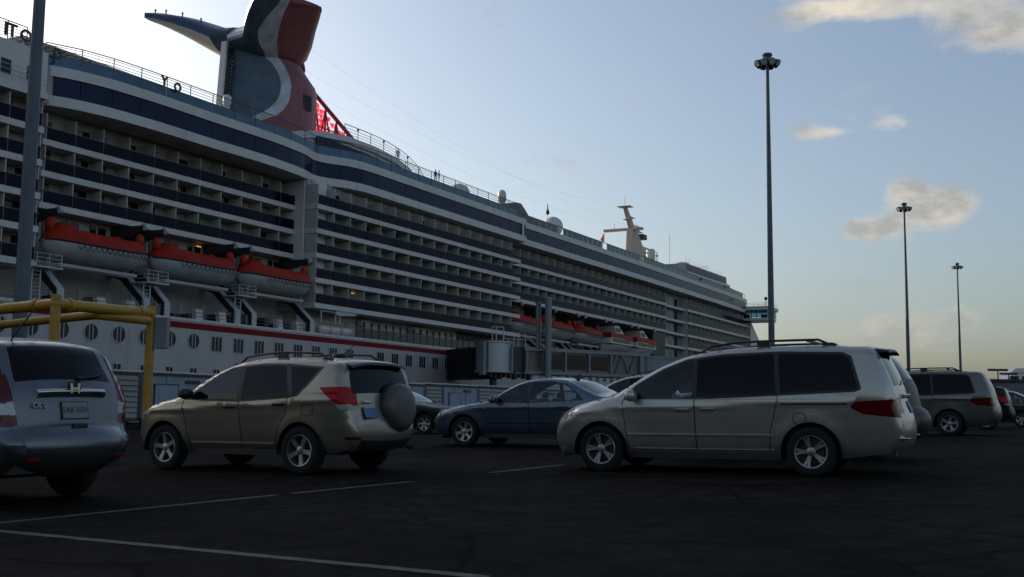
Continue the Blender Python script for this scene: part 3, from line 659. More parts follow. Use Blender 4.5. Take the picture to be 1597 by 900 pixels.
# ------------------------------------------------------------------ promenade decks under the balconies
mb = MB(); mb.box(97.3, 132.2, 3.2, 4.9, 9.42, 12.3); pw = mb.build('promenade_wall', M['ship_white'], ship)
for s_ in (99.0, 106.2, 113.0, 119.5, 125.2, 129.4):
    mb = MB(); mb.box(s_, s_+.95, 3.15, 3.25, 9.45, 11.5); mb.build('promenade_door', M['door_glass'] if s_ < 100 else M['divider'], pw)
for s_ in (108.6, 119.8, 121.8):
    mb = MB(); mb.box(s_, s_+1.8, 2.4, 3.22, 11.2, 11.9); mb.build('wall_locker', M['slab_white'], pw)
mb = MB(); mb.box(132.25, 145.3, 3.0, 4.9, 9.42, 12.3); mb.build('shell_recess', M['dark_steel'], ship)
pr = MB(); pr.box(97, 131.8, .12, .2, 10.55, 10.62); pr = pr.build('promenade_rail', M['rail_metal'], ship)
me_pp = box_mesh('rail_panel', mat('rail_panel', (.02, .025, .032), .25), 0, 1.48, .14, .18, 9.5, 10.55); mq = MB(); mq.lathe([(.09, 9.45), (.09, 10.9), (.16, 11.0), (.17, 11.25), (.02, 11.4)], 8, (0, .16, 0)); me_peg = mq.mesh('rail_post'); me_peg.materials.append(M['dark_steel'])
for k in range(18): put('rail_panel', me_pp, (104.4+k*1.53, 0, 0), pr); put('rail_post', me_peg, (104.4+k*1.53, 0, 0), pr)
mq = MB(); mq.lathe([(.01, -.85), (.40, -.80), (.46, -.6), (.46, -.08), (.49, -.05), (.49, .05), (.46, .08), (.46, .6), (.40, .8), (.01, .85)], 16, axis='x'); me_can = mq.mesh('liferaft_canister'); me_can.materials.append(M['dome_white']); me_can.polygons.foreach_set('use_smooth', [True]*len(me_can.polygons))
SHIPM = Matrix.Translation(ship.location) @ Matrix.Rotation(ship.rotation_euler.z, 4, 'Z')
def at_ship(o, s_, y, z): o.matrix_world = SHIPM @ Matrix.Translation((s_, y, z)); return o
for k, s_ in enumerate((98.7, 100.7, 102.8)):
    o = at_ship(put('liferaft_canister', me_can, (0, 0, 0), None), s_, .55, 9.98)
    tag(o, 'white life raft canister on the promenade edge, %s of three' % ('nearest the lifeboats', 'middle one', 'nearest the dark rail panels')[k], 'life raft', 'life raft canisters in a row')
mb = MB()
for s_ in (98.1, 100.7, 101.5): mb.tube((s_, .4, 9.45), (s_, .4, 12.1), .10, n=8)
mb.tube((98.0, .4, 12.0), (101.6, .4, 12.0), .09, n=8); mb.prism([(100.2, 11.9), (101.0, 11.65), (104.2, 11.9), (104.4, 12.15), (100.6, 12.2)], .1, .7, 'y'); mb.build('raft_crane', M['white_metal'], ship)
# vent boxes and gear on the boat deck
for k, s_ in enumerate((67.2, 70.5, 79.0, 82.2, 90.8, 94.0)):
    mb = MB(); mb.prism([(s_, 9.42), (s_+.95, 9.42), (s_+.75, 10.55), (s_-.2, 10.55)], .4, .9, 'y'); mb.build('vent_box', M['ship_white'], ship)
rnd = random.Random(11)
for k in range(16):
    s_ = 62+k*2.2; h_ = rnd.uniform(.6, 1.5); mb = MB(); mb.box(s_, s_+rnd.uniform(.5, 1.6), 1.8+rnd.uniform(0, 1), 4.0, 9.42, 9.42+h_); me = mb.mesh('deck_gear'); bevel_mesh(me, .08, 2); link('deck_gear', me, ship, M['dark_steel'] if k % 3 else M['grey_steel'])
mb = MB()
for z in (9.8, 10.15, 10.5): mb.tube((15, .3, z), (97, .3, z), .022, n=4)
for k in range(45): mb.tube((15+k*1.85, .3, 9.42), (15+k*1.85, .3, 10.5), .03, n=4)
mb.build('boat_deck_railing', M['grey_steel'], ship)
for k in range(11):                             # doors and windows in the wall above the boats
    s_ = 63.6+k*3.05
    for (a, b_, z0, z1) in ((0, .62, 15.6, 17.4), (.95, 1.75, 15.5, 17.3)):
        mb = MB(); mb.box(s_+a, s_+b_, 4.70, 4.82, z0, z1); mb.build('boat_deck_door', M['door_glass'], ship)
    mb = MB(); mb.box(s_+2.1, s_+2.8, 4.70, 4.82, 9.5, 11.5); mb.build('boat_deck_door', M['divider'], ship)

# ------------------------------------------------------------------ lifeboats in their davits
def lifeboat_meshes(Lb):
    h = Lb/2; hull_r = []; can_r = []; N_ = 26
    for i in range(N_+1):
        u = -1+2*i/N_; uu = abs(u); b = 2.0*max(.02, 1-uu**3.6)**.55; dep = 1.62*(1-.55*uu**5); sheer = .22*uu**2.5
        hull_r.append([(u*h, -b*math.cos(math.pi*k/14)*(1-.08*math.sin(math.pi*k/14)), sheer-dep*math.sin(math.pi*k/14)**.75) for k in range(15)])
        top = 1.22*(1-max(0, (uu-.74)/.26)**1.6*.85) + (.34 if -.84 < u < -.60 else 0) - .10*u
        bt = b*.93
        can_r.append([(u*h, -bt, sheer), (u*h, -bt*.95, sheer+top*.40), (u*h, -bt*.62, sheer+top*.92), (u*h, -bt*.25, sheer+top), (u*h, bt*.25, sheer+top), (u*h, bt*.62, sheer+top*.92), (u*h, bt*.95, sheer+top*.40), (u*h, bt, sheer)])
    a = MB(); a.loft(hull_r, closed=False, caps=True); hm = a.mesh('boat_hull'); hm.polygons.foreach_set('use_smooth', [True]*len(hm.polygons)); hm.materials.append(M['boat_white'])
    a = MB(); a.loft(can_r, closed=False, caps=True); cm = shade_angle(a.mesh('canopy'), 38); cm.materials.append(M['boat_red'])
    a = MB()
    for sg in (-1, 1): a.path([(r_[0 if sg < 0 else -1][0], r_[0 if sg < 0 else -1][1]*1.01, r_[0][2]-.04) for r_ in hull_r], .085, 6)
    fm = a.mesh('fender'); fm.materials.append(M['black'])
    a = MB()
    for k in range(14):                          # grab line hanging in loops
        u0, u1 = -.62+k*.105, -.62+(k+1)*.105; pts = []
        for j in range(7):
            t = j/6; u = u0+(u1-u0)*t; b = 2.0*max(.02, 1-abs(u)**3.6)**.55; dz = -.12-.42*math.sin(math.pi*t); pts.append((u*h, -b*(1.015+.02*dz), dz))
        a.path(pts, .028, 4)
    gm = a.mesh('grab_line'); gm.materials.append(M['dark_steel'])
    a = MB(); a.box(-h*.80, h*.74, -.75, -.45, -1.98, -1.72); a.box(-h*.80, h*.74, .45, .75, -1.98, -1.72); km = a.mesh('bilge_keel'); km.materials.append(M['boat_white'])
    a = MB(); a.prism([(-1.815, .50), (-1.845, .52), (-1.50, .93), (-1.47, .91)], -.28, .28, 'x'); wmh = a.mesh('canopy_window'); wmh.materials.append(M['door_glass'])
    a = MB(); a.box(-.35, .35, -.5, .5, 1.2, 1.36); hh = a.mesh('hatch'); bevel_mesh(hh, .04, 2); hh.materials.append(M['boat_red'])
    a = MB(); a.ball((0, 0, 0), .42, 12, 10, 1.5); rm = a.mesh('release_float'); rm.materials.append(M['float_red']); rm.polygons.foreach_set('use_smooth', [True]*len(rm.polygons))
    return hm, cm, fm, gm, km, rm, wmh, hh
LBM = lifeboat_meshes(11.0)
def lifeboat(s0, label, group, y=1.15, z=14.62):
    r_ = empty('lifeboat'); at_ship(r_, s0+5.5, y, z); tag(r_, label, 'lifeboat', group)
    for nm, me in zip(('boat_hull', 'canopy', 'fender', 'grab_line', 'bilge_keel'), LBM): put(nm, me, (0, 0, 0), r_)
    for k in (-1.6, 1.9): put('hatch', LBM[7], (k, 0, 0), r_)
    for u in (-5.0, 4.75): put('release_float', LBM[5], (u, -.15, 1.45), r_)
    return r_
def davits(ss, y0=0.0, wall=4.8):
    for s_ in ss:
        m = MB(); m.prism([(y0+.05, 9.4), (y0+.05, 10.7), (y0+2.9, 13.3), (wall, 13.9), (wall, 13.1), (y0+3.2, 12.6), (y0+.62, 10.35), (y0+.62, 9.4)], s_-.28, s_+.28, 'x'); o = m.build('davit', M['dark_steel'], ship)
        m = MB(); m.prism([(y0-.0, 9.4), (y0-.0, 10.72), (y0+2.88, 13.36), (y0+2.94, 13.28), (y0+.08, 10.68), (y0+.08, 9.4)], s_-.34, s_+.34, 'x'); m.build('davit_flange', M['white_metal'], o)
        m = MB(); m.prism([(wall, 17.6), (wall, 16.2), (1.6, 16.9), (.7, 17.0), (.8, 17.5), (1.8, 17.5)], s_-.22, s_+.22, 'x'); m.build('davit_arm', M['dark_steel'], o)
        m = MB(); m.lathe([(.05, -.16), (.34, -.16), (.34, .16), (.05, .16)], 14, (0, 0, 0), 'x'); k = m.build('sheave', M['white_metal'], o); k.location = (s_, .75, 17.35)
lifeboat(61.8, 'orange and white lifeboat hanging nearest the tall grey lamp post at left', 'lifeboats on the aft boat deck')
lifeboat(73.6, 'orange and white lifeboat hanging in the middle of the three aft ones', 'lifeboats on the aft boat deck')
lifeboat(85.4, 'orange and white lifeboat hanging next to the pilaster amidships', 'lifeboats on the aft boat deck')
davits((62.9, 72.3, 74.8, 84.3, 86.7, 96.1))
for s_ in (60.9, 72.7, 84.7):                     # embarkation platforms
    m = MB(); m.box(s_-.9, s_+1.7, -.5, 1.6, 12.2, 12.32)
    for a, b_ in ((-.8, -.4), (.4, -.4), (1.6, -.4), (1.6, 1.4), (-.8, 1.4)): m.tube((s_+a, b_, 12.3), (s_+a, b_, 13.35), .04, n=5)
    for z in (12.65, 13.0, 13.35): m.path([(s_-.8, 1.4, z), (s_-.8, -.4, z), (s_+1.6, -.4, z), (s_+1.6, 1.4, z)], .03, 5)
    for a in (-.7, .1): m.tube((s_+a, .2, 9.42), (s_+a, .2, 12.2), .06, n=6)
    for k in range(8): m.tube((s_-.7, .2, 9.7+k*.32), (s_+.1, .2, 9.7+k*.32), .03, n=4)
    m.build('boarding_platform', M['white_metal'], ship)
lifeboat(145.6, 'orange and white lifeboat half behind the gangway post, nearest the boarding bridge', 'lifeboats on the forward boat deck', 2.6)
lifeboat(157.3, 'orange and white lifeboat in the middle of the three forward ones', 'lifeboats on the forward boat deck', 2.6)
lifeboat(169.2, 'orange and white lifeboat beside the open tender boats', 'lifeboats on the forward boat deck', 2.6)
davits((147.0, 156.0, 158.7, 167.6, 170.4, 179.4, 182.5, 191.6, 194.6, 203.6), 1.6)
def tender(s0, label):
    r_ = empty('tender_boat'); at_ship(r_, s0+5.6, 2.4, 13.6); tag(r_, label, 'tender', 'tender boats with glazed cabins')
    hr = []
    for i in range(21):
        u = -1+i/10; b = 1.9*max(.02, 1-abs(u)**(4 if u > 0 else 9))**.6; hr.append([(u*5.6, -b*math.cos(math.pi*k/12), .1*u-1.5*(1-.5*max(0, u)**3)*math.sin(math.pi*k/12)**.8) for k in range(13)])
    a = MB(); a.loft(hr, closed=False); a.build('boat_hull', M['boat_white'], r_, True)
    a = MB(); a.loft([[(x, -1.94, 0), (x, -1.9, 1.05), (x, 1.9, 1.05), (x, 1.94, 0)] for x in (-5.4, -2, 2, 4.6)], closed=False); a.build('cabin', M['ship_white'], r_)
    a = MB(); a.loft([[(x, -2.0, z), (x, -1.9, z+.85), (x, 1.9, z+.85), (x, 2.0, z)] for x, z in ((-5.6, 1.06), (0, 1.06), (4.9, .8))], closed=False); a.build('canopy', M['boat_red'], r_)
    for k in range(7):
        a = MB(); a.box(-4.9+k*1.3, -3.85+k*1.3, -1.99, -1.93, .25, .9); a.build('cabin_window', M['door_glass'], r_)
    a = MB(); a.prism([(-1.8, 1.9), (-2.2, 3.3), (-.2, 3.4), (2.6, 1.9)], -1.2, 1.2, 'y'); wh = a.build('wheelhouse', M['ship_white'], r_)
    for (x0, x1) in ((-1.7, -1.0), (-.85, -.1), (.05, .6)):
        a = MB(); a.box(x0, x1, -1.24, -1.18, 2.25, 3.0); a.build('wheelhouse_window', M['door_glass'], wh)
    a = MB(); a.box(-5.6, 5.2, -2.02, -1.95, -.12, .0); a.build('fender', M['black'], r_)
tender(181.2, 'white tender boat with orange band and wheelhouse, nearer the orange lifeboats')
tender(193.6, 'white tender boat with orange band and wheelhouse, farther forward')
mb = MB(); mb.box(206.2, 213.2, 2.0, 4.9, 9.42, 17.6); mb.build('boat_deck_end', M['dark_steel'], ship)

# ------------------------------------------------------------------ people on the sun deck
def person(loc, rz, label, top, legs, hgt=1.72, arm=0.0):
    root = None
    vs = [(0, 0, .95), (0, 0, 1.15), (0, 0, 1.38), (0, 0, 1.47), (0, .01, 1.56), (0, .02, 1.66),
          (.19, 0, 1.40), (.25, .02, 1.12), (.24, .10+arm, .92+arm), (-.19, 0, 1.40), (-.25, .02, 1.12), (-.24, .10, .90),
          (.10, 0, .88), (.12, .02, .48), (.12, -.02, .08), (.13, .14, .03), (-.10, 0, .88), (-.12, .02, .48), (-.12, -.02, .08), (-.13, .14, .03)]
    es = [(0, 1), (1, 2), (2, 3), (3, 4), (4, 5), (2, 6), (6, 7), (7, 8), (2, 9), (9, 10), (10, 11), (0, 12), (12, 13), (13, 14), (14, 15), (0, 16), (16, 17), (17, 18), (18, 19)]
    rad = [.15, .14, .16, .07, .085, .10, .075, .05, .04, .075, .05, .04, .10, .07, .05, .045, .10, .07, .05, .045]
    me = bpy.data.meshes.new('person'); me.from_pydata(vs, es, []); o = bpy.data.objects.new('person', me); COL.objects.link(o)
    md = o.modifiers.new('skin', 'SKIN'); sb = o.modifiers.new('sub', 'SUBSURF'); sb.levels = 1
    for i, sv in enumerate(me.skin_vertices[0].data): sv.radius = (rad[i], rad[i]); sv.use_root = (i == 0)
    m2 = bpy.data.meshes.new_from_object(o.evaluated_get(bpy.context.evaluated_depsgraph_get())); bpy.data.objects.remove(o)
    m2.polygons.foreach_set('use_smooth', [True]*len(m2.polygons))
    for k in (top, legs, M['skin']): m2.materials.append(k)
    for p in m2.polygons:
        z = p.center.z; p.material_index = 2 if z > 1.47 else (0 if z > .93 else 1)
    q = bpy.data.objects.new('person', m2); COL.objects.link(q); q.matrix_world = SHIPM @ Matrix.Translation(loc) @ Matrix.Rotation(rz, 4, 'Z') @ Matrix.Scale(hgt/1.76, 4)
    tag(q, label, 'person', 'people on the sun deck'); a = MB(); a.ball((0, .0, 1.70), .105, 10, 8); h_ = a.build('hair', M['black'], q, True)
M['skin'] = mat('skin', (.35, .20, .14), .6); M['shirt_dark'] = mat('shirt_dark', (.03, .03, .04), .8); M['shirt_white'] = mat('shirt_white', (.6, .6, .6), .8); M['jeans'] = mat('jeans', (.03, .04, .07), .8)
for (px, py, dd, lab, tp, arm) in ((679, 284, 80.6, 'person in dark clothes leaning at the sun deck rail, left of a pair', 'shirt_dark', 0.), (684.5, 285, 80.8, 'person in dark clothes at the sun deck rail, right of a pair, arm raised', 'shirt_dark', .25), (621, 238, 83.0, 'person in white top behind the curved upper deck rail', 'shirt_white', .1)):
    s_, z_ = ship_px(px, py, dd)
    person((s_, dd-75, max(30.12, z_) if px > 650 else 35.0), 2.5 if px < 682 else .6, lab, M[tp], M['jeans'], 1.75, arm)
# ------------------------------------------------------------------ boarding bridge between quay and ship
M['bridge_grey'] = mat('bridge_grey', (.20, .22, .22), .5, var=.2, vscale=.6, streak=.25)
M['bridge_panel'] = mat('bridge_panel', (.11, .10, .09), .3, var=.35, vscale=.5)
M['rotunda_steel'] = mat('rotunda_steel', (.30, .32, .35), .32, metal=.7, var=.12)
gw = empty('boarding_bridge', (1.0, 140.0, 0), math.atan2(.593, .805)); tag(gw, 'grey enclosed boarding bridge with steel rotunda and black bellows against the white hull', 'boarding bridge')
mb = MB(); mb.box(0, 21, -1.25, 1.25, 6.35, 9.0); mb.build('corridor', M['bridge_panel'], gw)
mb = MB(); mb.box(-.2, 21.2, -1.55, -1.25, 6.0, 6.35); mb.box(-.2, 21.2, -1.55, -1.25, 8.85, 9.2); mb.box(-.2, 21.2, -1.5, 1.5, 9.2, 9.32); mb.box(-.2, 21.2, -1.5, 1.5, 5.9, 6.0); mb.build('chord', M['bridge_grey'], gw)
for x in (-.05, 3.2, 6.2, 10.2, 14.0, 19.3):
    mb = MB(); w = .55 if x > 19 else .16; mb.box(x, x+w+.1, -1.6, -1.26, 6.35, 8.85); mb.build('frame_post', M['bridge_grey'], gw)
for (x0, x1) in ((15.0, 16.2), (17.4, 16.2), (17.4, 18.6), (14.2, 15.2)):
    mb = MB(); mb.tube((x0, -1.42, 6.3), (x1, -1.42, 8.9), .08, n=6); mb.build('brace', M['bridge_grey'], gw)
for (x0, x1) in ((3.6, 5.9), (6.6, 9.9), (10.6, 13.7)):
    mb = MB(); mb.box(x0, x1, -1.30, -1.2, 6.7, 8.6); mb.build('corridor_window', M['door_glass'], gw)
mb = MB(); mb.box(21.1, 30, -1.0, 1.0, 6.7, 8.9); mb.box(21.1, 30, -1.1, -1.0, 8.7, 8.95); mb.box(21.1, 30, -1.15, 1.1, 8.95, 9.05); mb.build('rear_corridor', M['bridge_grey'], gw)
mb = MB(); mb.lathe([(.01, 5.95), (2.4, 5.95), (2.4, 6.2), (2.2, 6.2), (2.2, 9.55), (2.35, 9.6), (2.35, 9.8), (.01, 9.9)], 32, (-4.0, 0, 0)); link('rotunda', shade_angle(mb.mesh('rotunda'), 40), gw, M['rotunda_steel'])
mb = MB(); mb.box(-2.2, 0, -1.1, 1.1, 6.1, 9.3); mb.build('vestibule', M['dark_steel'], gw)
mb = MB(); mb.box(-2.2, -1.9, -1.35, -1.1, 5.9, 9.6); mb.build('jamb', M['bridge_grey'], gw); mb = MB(); mb.box(-6.6, -6.2, -1.6, -.6, 5.6, 9.7); mb.build('jamb', M['bridge_grey'], gw)
d0 = Vector((-2.2-1, 137.6-140, 0)); ang = gw.rotation_euler.z; loc = lambda wx, wy: ((wx-1.0)*math.cos(ang)+(wy-140)*math.sin(ang), -(wx-1.0)*math.sin(ang)+(wy-140)*math.cos(ang))
a_ = Vector(loc(-3.6, 140.0)); b_ = Vector(loc(-7.3, 147.0)); dv = (b_-a_).normalized(); nv = Vector((-dv.y, dv.x))
L_ = (b_-a_).length
for k in range(14):
    p = a_+dv*(L_*k/14); w = 1.95 if k % 2 else 1.75; m = MB(); q = p+dv*(L_/14)
    m.add([(*(p+nv*w), 5.3), (*(p-nv*w), 5.3), (*(q-nv*w), 5.3), (*(q+nv*w), 5.3), (*(p+nv*w), 9.2), (*(p-nv*w), 9.2), (*(q-nv*w), 9.2), (*(q+nv*w), 9.2)], [(0,3,2,1),(4,5,6,7),(0,1,5,4),(1,2,6,5),(2,3,7,6),(3,0,4,7)])
    m.build('bellows_fold', M['black'], gw)
mb = MB()
for x in (-4.9, -4.3, -3.2): mb.tube((x, -1.0, 9.8), (x, -1.0, 11.6), .07, n=6)
for x in (-1.6, -.9, .2): mb.tube((x, -1.0, 9.3), (x, -1.0, 11.0), .05, n=6)
mb.tube((-3.2, -1.0, 10.2), (-1.6, -1.0, 10.2), .04, n=5)
mb.path([(-4.9, -1, 11.6), (-3.2, -1, 11.6)], .05, 5); mb.path([(-1.6, -1, 10.2), (2.0, -1, 10.2)], .04, 5); mb.build('roof_posts', M['white_metal'], gw)
mb = MB(); mb.box(1.45, 1.63, -1.8, -1.5, 9.2, 14.9); mb.box(1.88, 2.06, -1.8, -1.5, 9.2, 14.9); mb.box(1.4, 2.1, -1.85, -1.45, 14.9, 15.0); mb.build('lift_guide', M['bridge_grey'], gw)
mb = MB(); mb.box(1.63, 1.88, -1.72, -1.6, 9.4, 14.8); mb.build('lift_slot', M['black'], gw)
mb = MB(); mb.lathe([(.42, 0), (.42, 15.6), (.3, 15.7), (.01, 15.7)], 20, (2.9, -2.2, 0)); mb.build('support_column', M['bridge_grey'], gw, False)
mb = MB(); mb.lathe([(.45, -.2), (.45, 6.0)], 16, (-4.0, 0, 0)); mb.box(-5.2, -2.8, -1.2, 1.2, -.2, .35); mb.box(18.5, 19.5, -1.2, 1.2, -.2, 6.0); mb.build('support_leg', M['dark_steel'], gw)
for k in range(9):
    mb = MB(); x = -5.4+k*.75; h_ = .25+.25*((k*7) % 3); mb.box(x, x+.4, -1.3, -.6, 5.55-h_*.5, 5.9); mb.build('underside_gear', M['dark_steel'], gw)

# ------------------------------------------------------------------ luggage trailers in a row on the quay
def s_at(px, n=-40.0, y=620): return ship_px(px, y, -n)[0]
def trailer(p0, p1, m, look, label, cat='trailer'):
    s0, s1 = s_at(p0), s_at(p1); L_ = s1-s0; base = SH_S*s0 + SH_N*(-40.0); gz = ground_z(base.x, base.y)
    r_ = empty('luggage_trailer', (base.x, base.y, gz), math.pi/2-SHIP_AZ); tag(r_, label, cat, 'luggage trailers in a row on the quay')
    b = MB(); b.box(.05, L_-.05, .06, 2.3, .5, 2.68); b.build('box_body', m, r_)
    b = MB(); b.box(0, L_, -.03, 2.36, 2.68, 2.76); b.build('roof_edge', M['slab_white'], r_)
    b = MB(); b.box(.02, L_-.02, -.01, .05, 2.54, 2.66); b.build('roof_gutter', M['dark_steel'], r_)
    b = MB(); b.box(0, L_, 0, 2.3, .38, .5); b.build('chassis', M['dark_steel'], r_)
    if look == 'slat':
        n = 8
        for k in range(n): b = MB(); b.prism([(.0, .54+k*.25), (-.035, .56+k*.25), (.055, .76+k*.25), (.06, .54+k*.25)], .1, L_-.1, 'x'); b.build('slat', m, r_)
    else:
        n = max(3, int(L_/1.2))
        for k in range(n+1): x = .05+(L_-.15)*k/n; b = MB(); b.box(x, x+.07, .01, .06, .5, 2.54); b.build('rib', m, r_)
        if L_ > 3.5:
            b = MB(); x = .8; b.box(x, x+1.5, -.005, .05, .56, 2.1); dr = b.build('side_door', m, r_)
            b = MB()
            for (a, c, d, e) in ((x-.05, x, .55, 2.15), (x+1.5, x+1.55, .55, 2.15), (x, x+1.5, 2.1, 2.15)): b.box(a, c, -.012, .05, d, e)
            b.build('door_frame', M['dark_steel'], dr)
            b = MB(); b.box(x+2.0, x+3.0, -.004, .05, 2.2, 2.36); b.build('side_marking', M['dark_steel'], r_)
    for x in (.7, 1.3, L_-1.3, L_-.7) if L_ > 3.4 else (.6, L_-.6):
        b = MB(); b.lathe([(.01, -.1), (.20, -.1), (.36, -.08), (.40, 0), (.40, .12), (.36, .2), (.01, .2)], 16, (x, .3, .40), 'y'); b.build('wheel', M['black'], r_, True)
trailer(20, 118, M['container_white'], 'rib', 'white luggage trailer behind the silver SUV at the left edge')
trailer(121, 217, M['container_cream'], 'slat', 'cream slatted trailer just left of the right yellow post')
trailer(222, 330, M['container_white'], 'rib', 'white luggage trailer with side door right of the yellow post')
trailer(334, 428, M['container_white'], 'rib', 'white luggage trailer seen through the front windows of the beige SUV')
trailer(433, 560, M['container_cream'], 'slat', 'cream slatted trailer mostly hidden behind the beige SUV')
trailer(566, 662, M['container_white'], 'rib', 'white luggage trailer beside the beige SUV spare wheel')
trailer(664, 690, M['container_cream'], 'slat', 'short cream slatted trailer between two bluish white trailers')
trailer(692, 745, M['container_white'], 'rib', 'bluish white luggage trailer above the blue sedan bonnet')
trailer(747, 830, M['container_cream'], 'slat', 'cream trailer behind the windscreen of the blue sedan')
trailer(833, 905, M['container_white'], 'rib', 'white trailer hidden behind the roof of the blue sedan')

# ------------------------------------------------------------------ yellow pipe barrier
yp = empty('pipe_barrier', (-12.3, 32.5, 0)); tag(yp, 'tall yellow steel pipe barrier frame with two posts behind the silver SUV', 'barrier')
def Y_(x, y, z): return (x+12.3, y-32.5, z)
P1, P2 = at_z(87, 474, 3.85), at_z(236, 489, 3.98); P1 = Vector((P1.x, P1.y, 3.85)); P2 = Vector((P2.x, P2.y, 3.98)); W1 = at_z(-160, 497, 3.85); W2 = at_z(-60, 513, 3.75); Q = at_z(150, 491, 3.72); Q2 = at_z(232, 500, 3.72)
def ypipe(name, pts, r, parent=yp):
    m = MB(); pts = [Vector(p)-Vector((12.3*-1, 32.5, 0)) for p in pts]; m.path(pts, r, 18)
    for p in pts[1:-1]: m.ball(p, r*1.0, 16, 10)
    return link(name, shade_angle(m.mesh(name), 40), parent, M['yellow_paint'])
ypipe('post', [(P1.x, P1.y, -.6), (P1.x, P1.y, 4.12)], .145); ypipe('post', [(P2.x, P2.y, -.6), (P2.x, P2.y, 4.22)], .145)
t1 = ypipe('top_pipe', [W1, P1, P2], .165); ypipe('lower_pipe', [W2, Q, Q2], .14)
for (A, B, t) in ((P1, P2, .12), (P1, P2, .86), (P1, W1, .10), (P1, W1, .45)):
    p = A.lerp(B, t); d = (B-A).normalized(); ypipe('clamp', [p-d*.06, p+d*.06], .205)
for P in (P1, P2):
    m = MB(); m.lathe([(.3, -.45), (.3, -.28), (.15, -.26)], 12, (P.x+12.3, P.y-32.5, 0)); m.build('foot_plate', M['yellow_paint'], yp)
p = at_z(232, 520, 3.0); m = MB(); c = Vector((P2.x+12.3, P2.y-32.5, 0)); m.box(c.x+.16, c.x+.55, c.y-.1, c.y+.25, 2.85, 3.85); m.build('junction_box', M['grey_steel'], yp)
bo = on_lot(187.5, 664); m = MB(); m.lathe([(.12, 0), (.12, 1.05), (.09, 1.12), (.01, 1.14)], 16); o = m.build('bollard', M['yellow_paint'], None, True)
o.location = (bo.x, bo.y, ground_z(bo.x, bo.y)); o.scale = (1.6, 1.6, 2.05); tag(o, 'short yellow bollard between the silver SUV and the right yellow post', 'bollard')

# ------------------------------------------------------------------ high light masts
def mast_meshes():
    a = MB(); a.lathe([(.34, 0), (.34, .06), (.27, .07), (.265, 1.2), (.24, 10), (.19, 20), (.13, 29.4), (.13, 29.8)], 20); pole = shade_angle(a.mesh('pole'), 40); pole.materials.append(M['mast_steel'])
    a = MB()
    for k in range(24):
        t0, t1 = 2*math.pi*k/24, 2*math.pi*(k+1)/24; a.tube((.55*math.cos(t0), .55*math.sin(t0), 29.5), (.55*math.cos(t1), .55*math.sin(t1), 29.5), .06, n=6)
    for k in range(4): t = math.pi/2*k; a.tube((0, 0, 29.7), (.55*math.cos(t), .55*math.sin(t), 29.5), .05, n=6)
    a.lathe([(.16, 29.4), (.30, 29.5), (.32, 29.9), (.42, 30.05), (.38, 30.2), (.01, 30.3)], 14); ring = a.mesh('head_ring'); ring.materials.append(M['mast_steel'])
    a = MB(); a.lathe([(.01, .30), (.15, .27), (.19, .10), (.27, -.05), (.30, -.24), (.28, -.27)], 14); a.cur = 1; a.lathe([(.01, -.25), (.275, -.25)], 14); lamp = a.mesh('floodlight'); lamp.materials.append(M['mast_steel']); lamp.materials.append(M['lamp_glass'])
    lamp.polygons.foreach_set('use_smooth', [True]*len(lamp.polygons)); return pole, ring, lamp
M['lamp_glass'] = mat('lamp_glass', (.55, .56, .55), .15)
MM = mast_meshes()
def light_mast(px, py, label, scale=1.0, loc=None):
    p = at_z(px, py, 29.7*scale) if loc is None else Vector(loc); r_ = empty('light_mast', (p.x, p.y, ground_z(p.x, p.y))); r_.scale = (scale,)*3
    tag(r_, label, 'light mast', 'tall light masts of the parking lot')
    put('pole', MM[0], (0, 0, 0), r_); put('head_ring', MM[1], (0, 0, 0), r_)
    for k in range(8):
        t = 2*math.pi*(k+.3)/8; o = put('floodlight', MM[2], (.74*math.cos(t), .74*math.sin(t), 29.42), r_); o.rotation_euler = (R(55)*math.sin(t), -R(55)*math.cos(t), 0)
light_mast(1196.8, 104, 'tallest and nearest light mast, rising just right of the bow above the minivan')
light_mast(1410, 330, 'middle light mast in front of the big bright cloud')
light_mast(1492.8, 420, 'farthest and shortest looking light mast at right')
pl = at_z(27, 400, 6.9); light_mast(0, 0, 'thick grey mast post at the left edge behind the yellow pipes, top out of view', 1.0, (-17.6, 39.6, 0))

# ------------------------------------------------------------------ far right: quay shed, lamps, moored motor yacht
pz = lambda px, py, d: (CAMP + pix_dir(px, py)*(d/pix_dir(px, py).y))
a0 = pz(1505, 592, 118); sh = empty('quay_shed', (a0.x, 118, 0)); tag(sh, 'long low grey quay shed at the right edge behind the parked cars', 'shed')
M['shed_grey'] = mat('shed_grey', (.16, .16, .165), .7, var=.25, vscale=.4)
m = MB(); m.box(0, 60, 0, 14, -.5, 4.9); m.build('wall', M['shed_grey'], sh)
m = MB(); m.box(-.3, 60.3, -.35, 14.3, 4.9, 5.15); m.build('roof', M['dark_steel'], sh)
for k in range(24): m = MB(); m.box(.4+k*2.5, .5+k*2.5, -.05, .02, 0, 4.85); m.build('wall_rib', M['shed_grey'], sh)
for k in range(5):
    m = MB(); m.box(5+k*11.0, 9+k*11.0, -.06, .05, 0, 3.6); m.build('roller_door', M['bridge_grey'], sh)
for (px, py, lab) in ((1556, 577, 'twin armed lamp post above the grey shed, left of two'), (1573, 583, 'twin armed lamp post above the grey shed, right of two, before the white yacht')):
    d = 150 if px < 1560 else 165; p = pz(px, py, d); r_ = empty('lamp_post', (p.x, p.y, .4)); tag(r_, lab, 'lamp post', 'twin armed lamp posts beyond the shed')
    m = MB(); m.tube((0, 0, 0), (0, 0, p.z-.4), .12, .08, 8); m.build('pole', M['dark_steel'], r_)
    for sg in (-1, 1): m = MB(); m.box(min(sg*.1, sg*1.3), max(sg*.1, sg*1.3), -.2, .2, p.z-.55, p.z-.25); m.build('lamp_head', M['dark_steel'], r_)
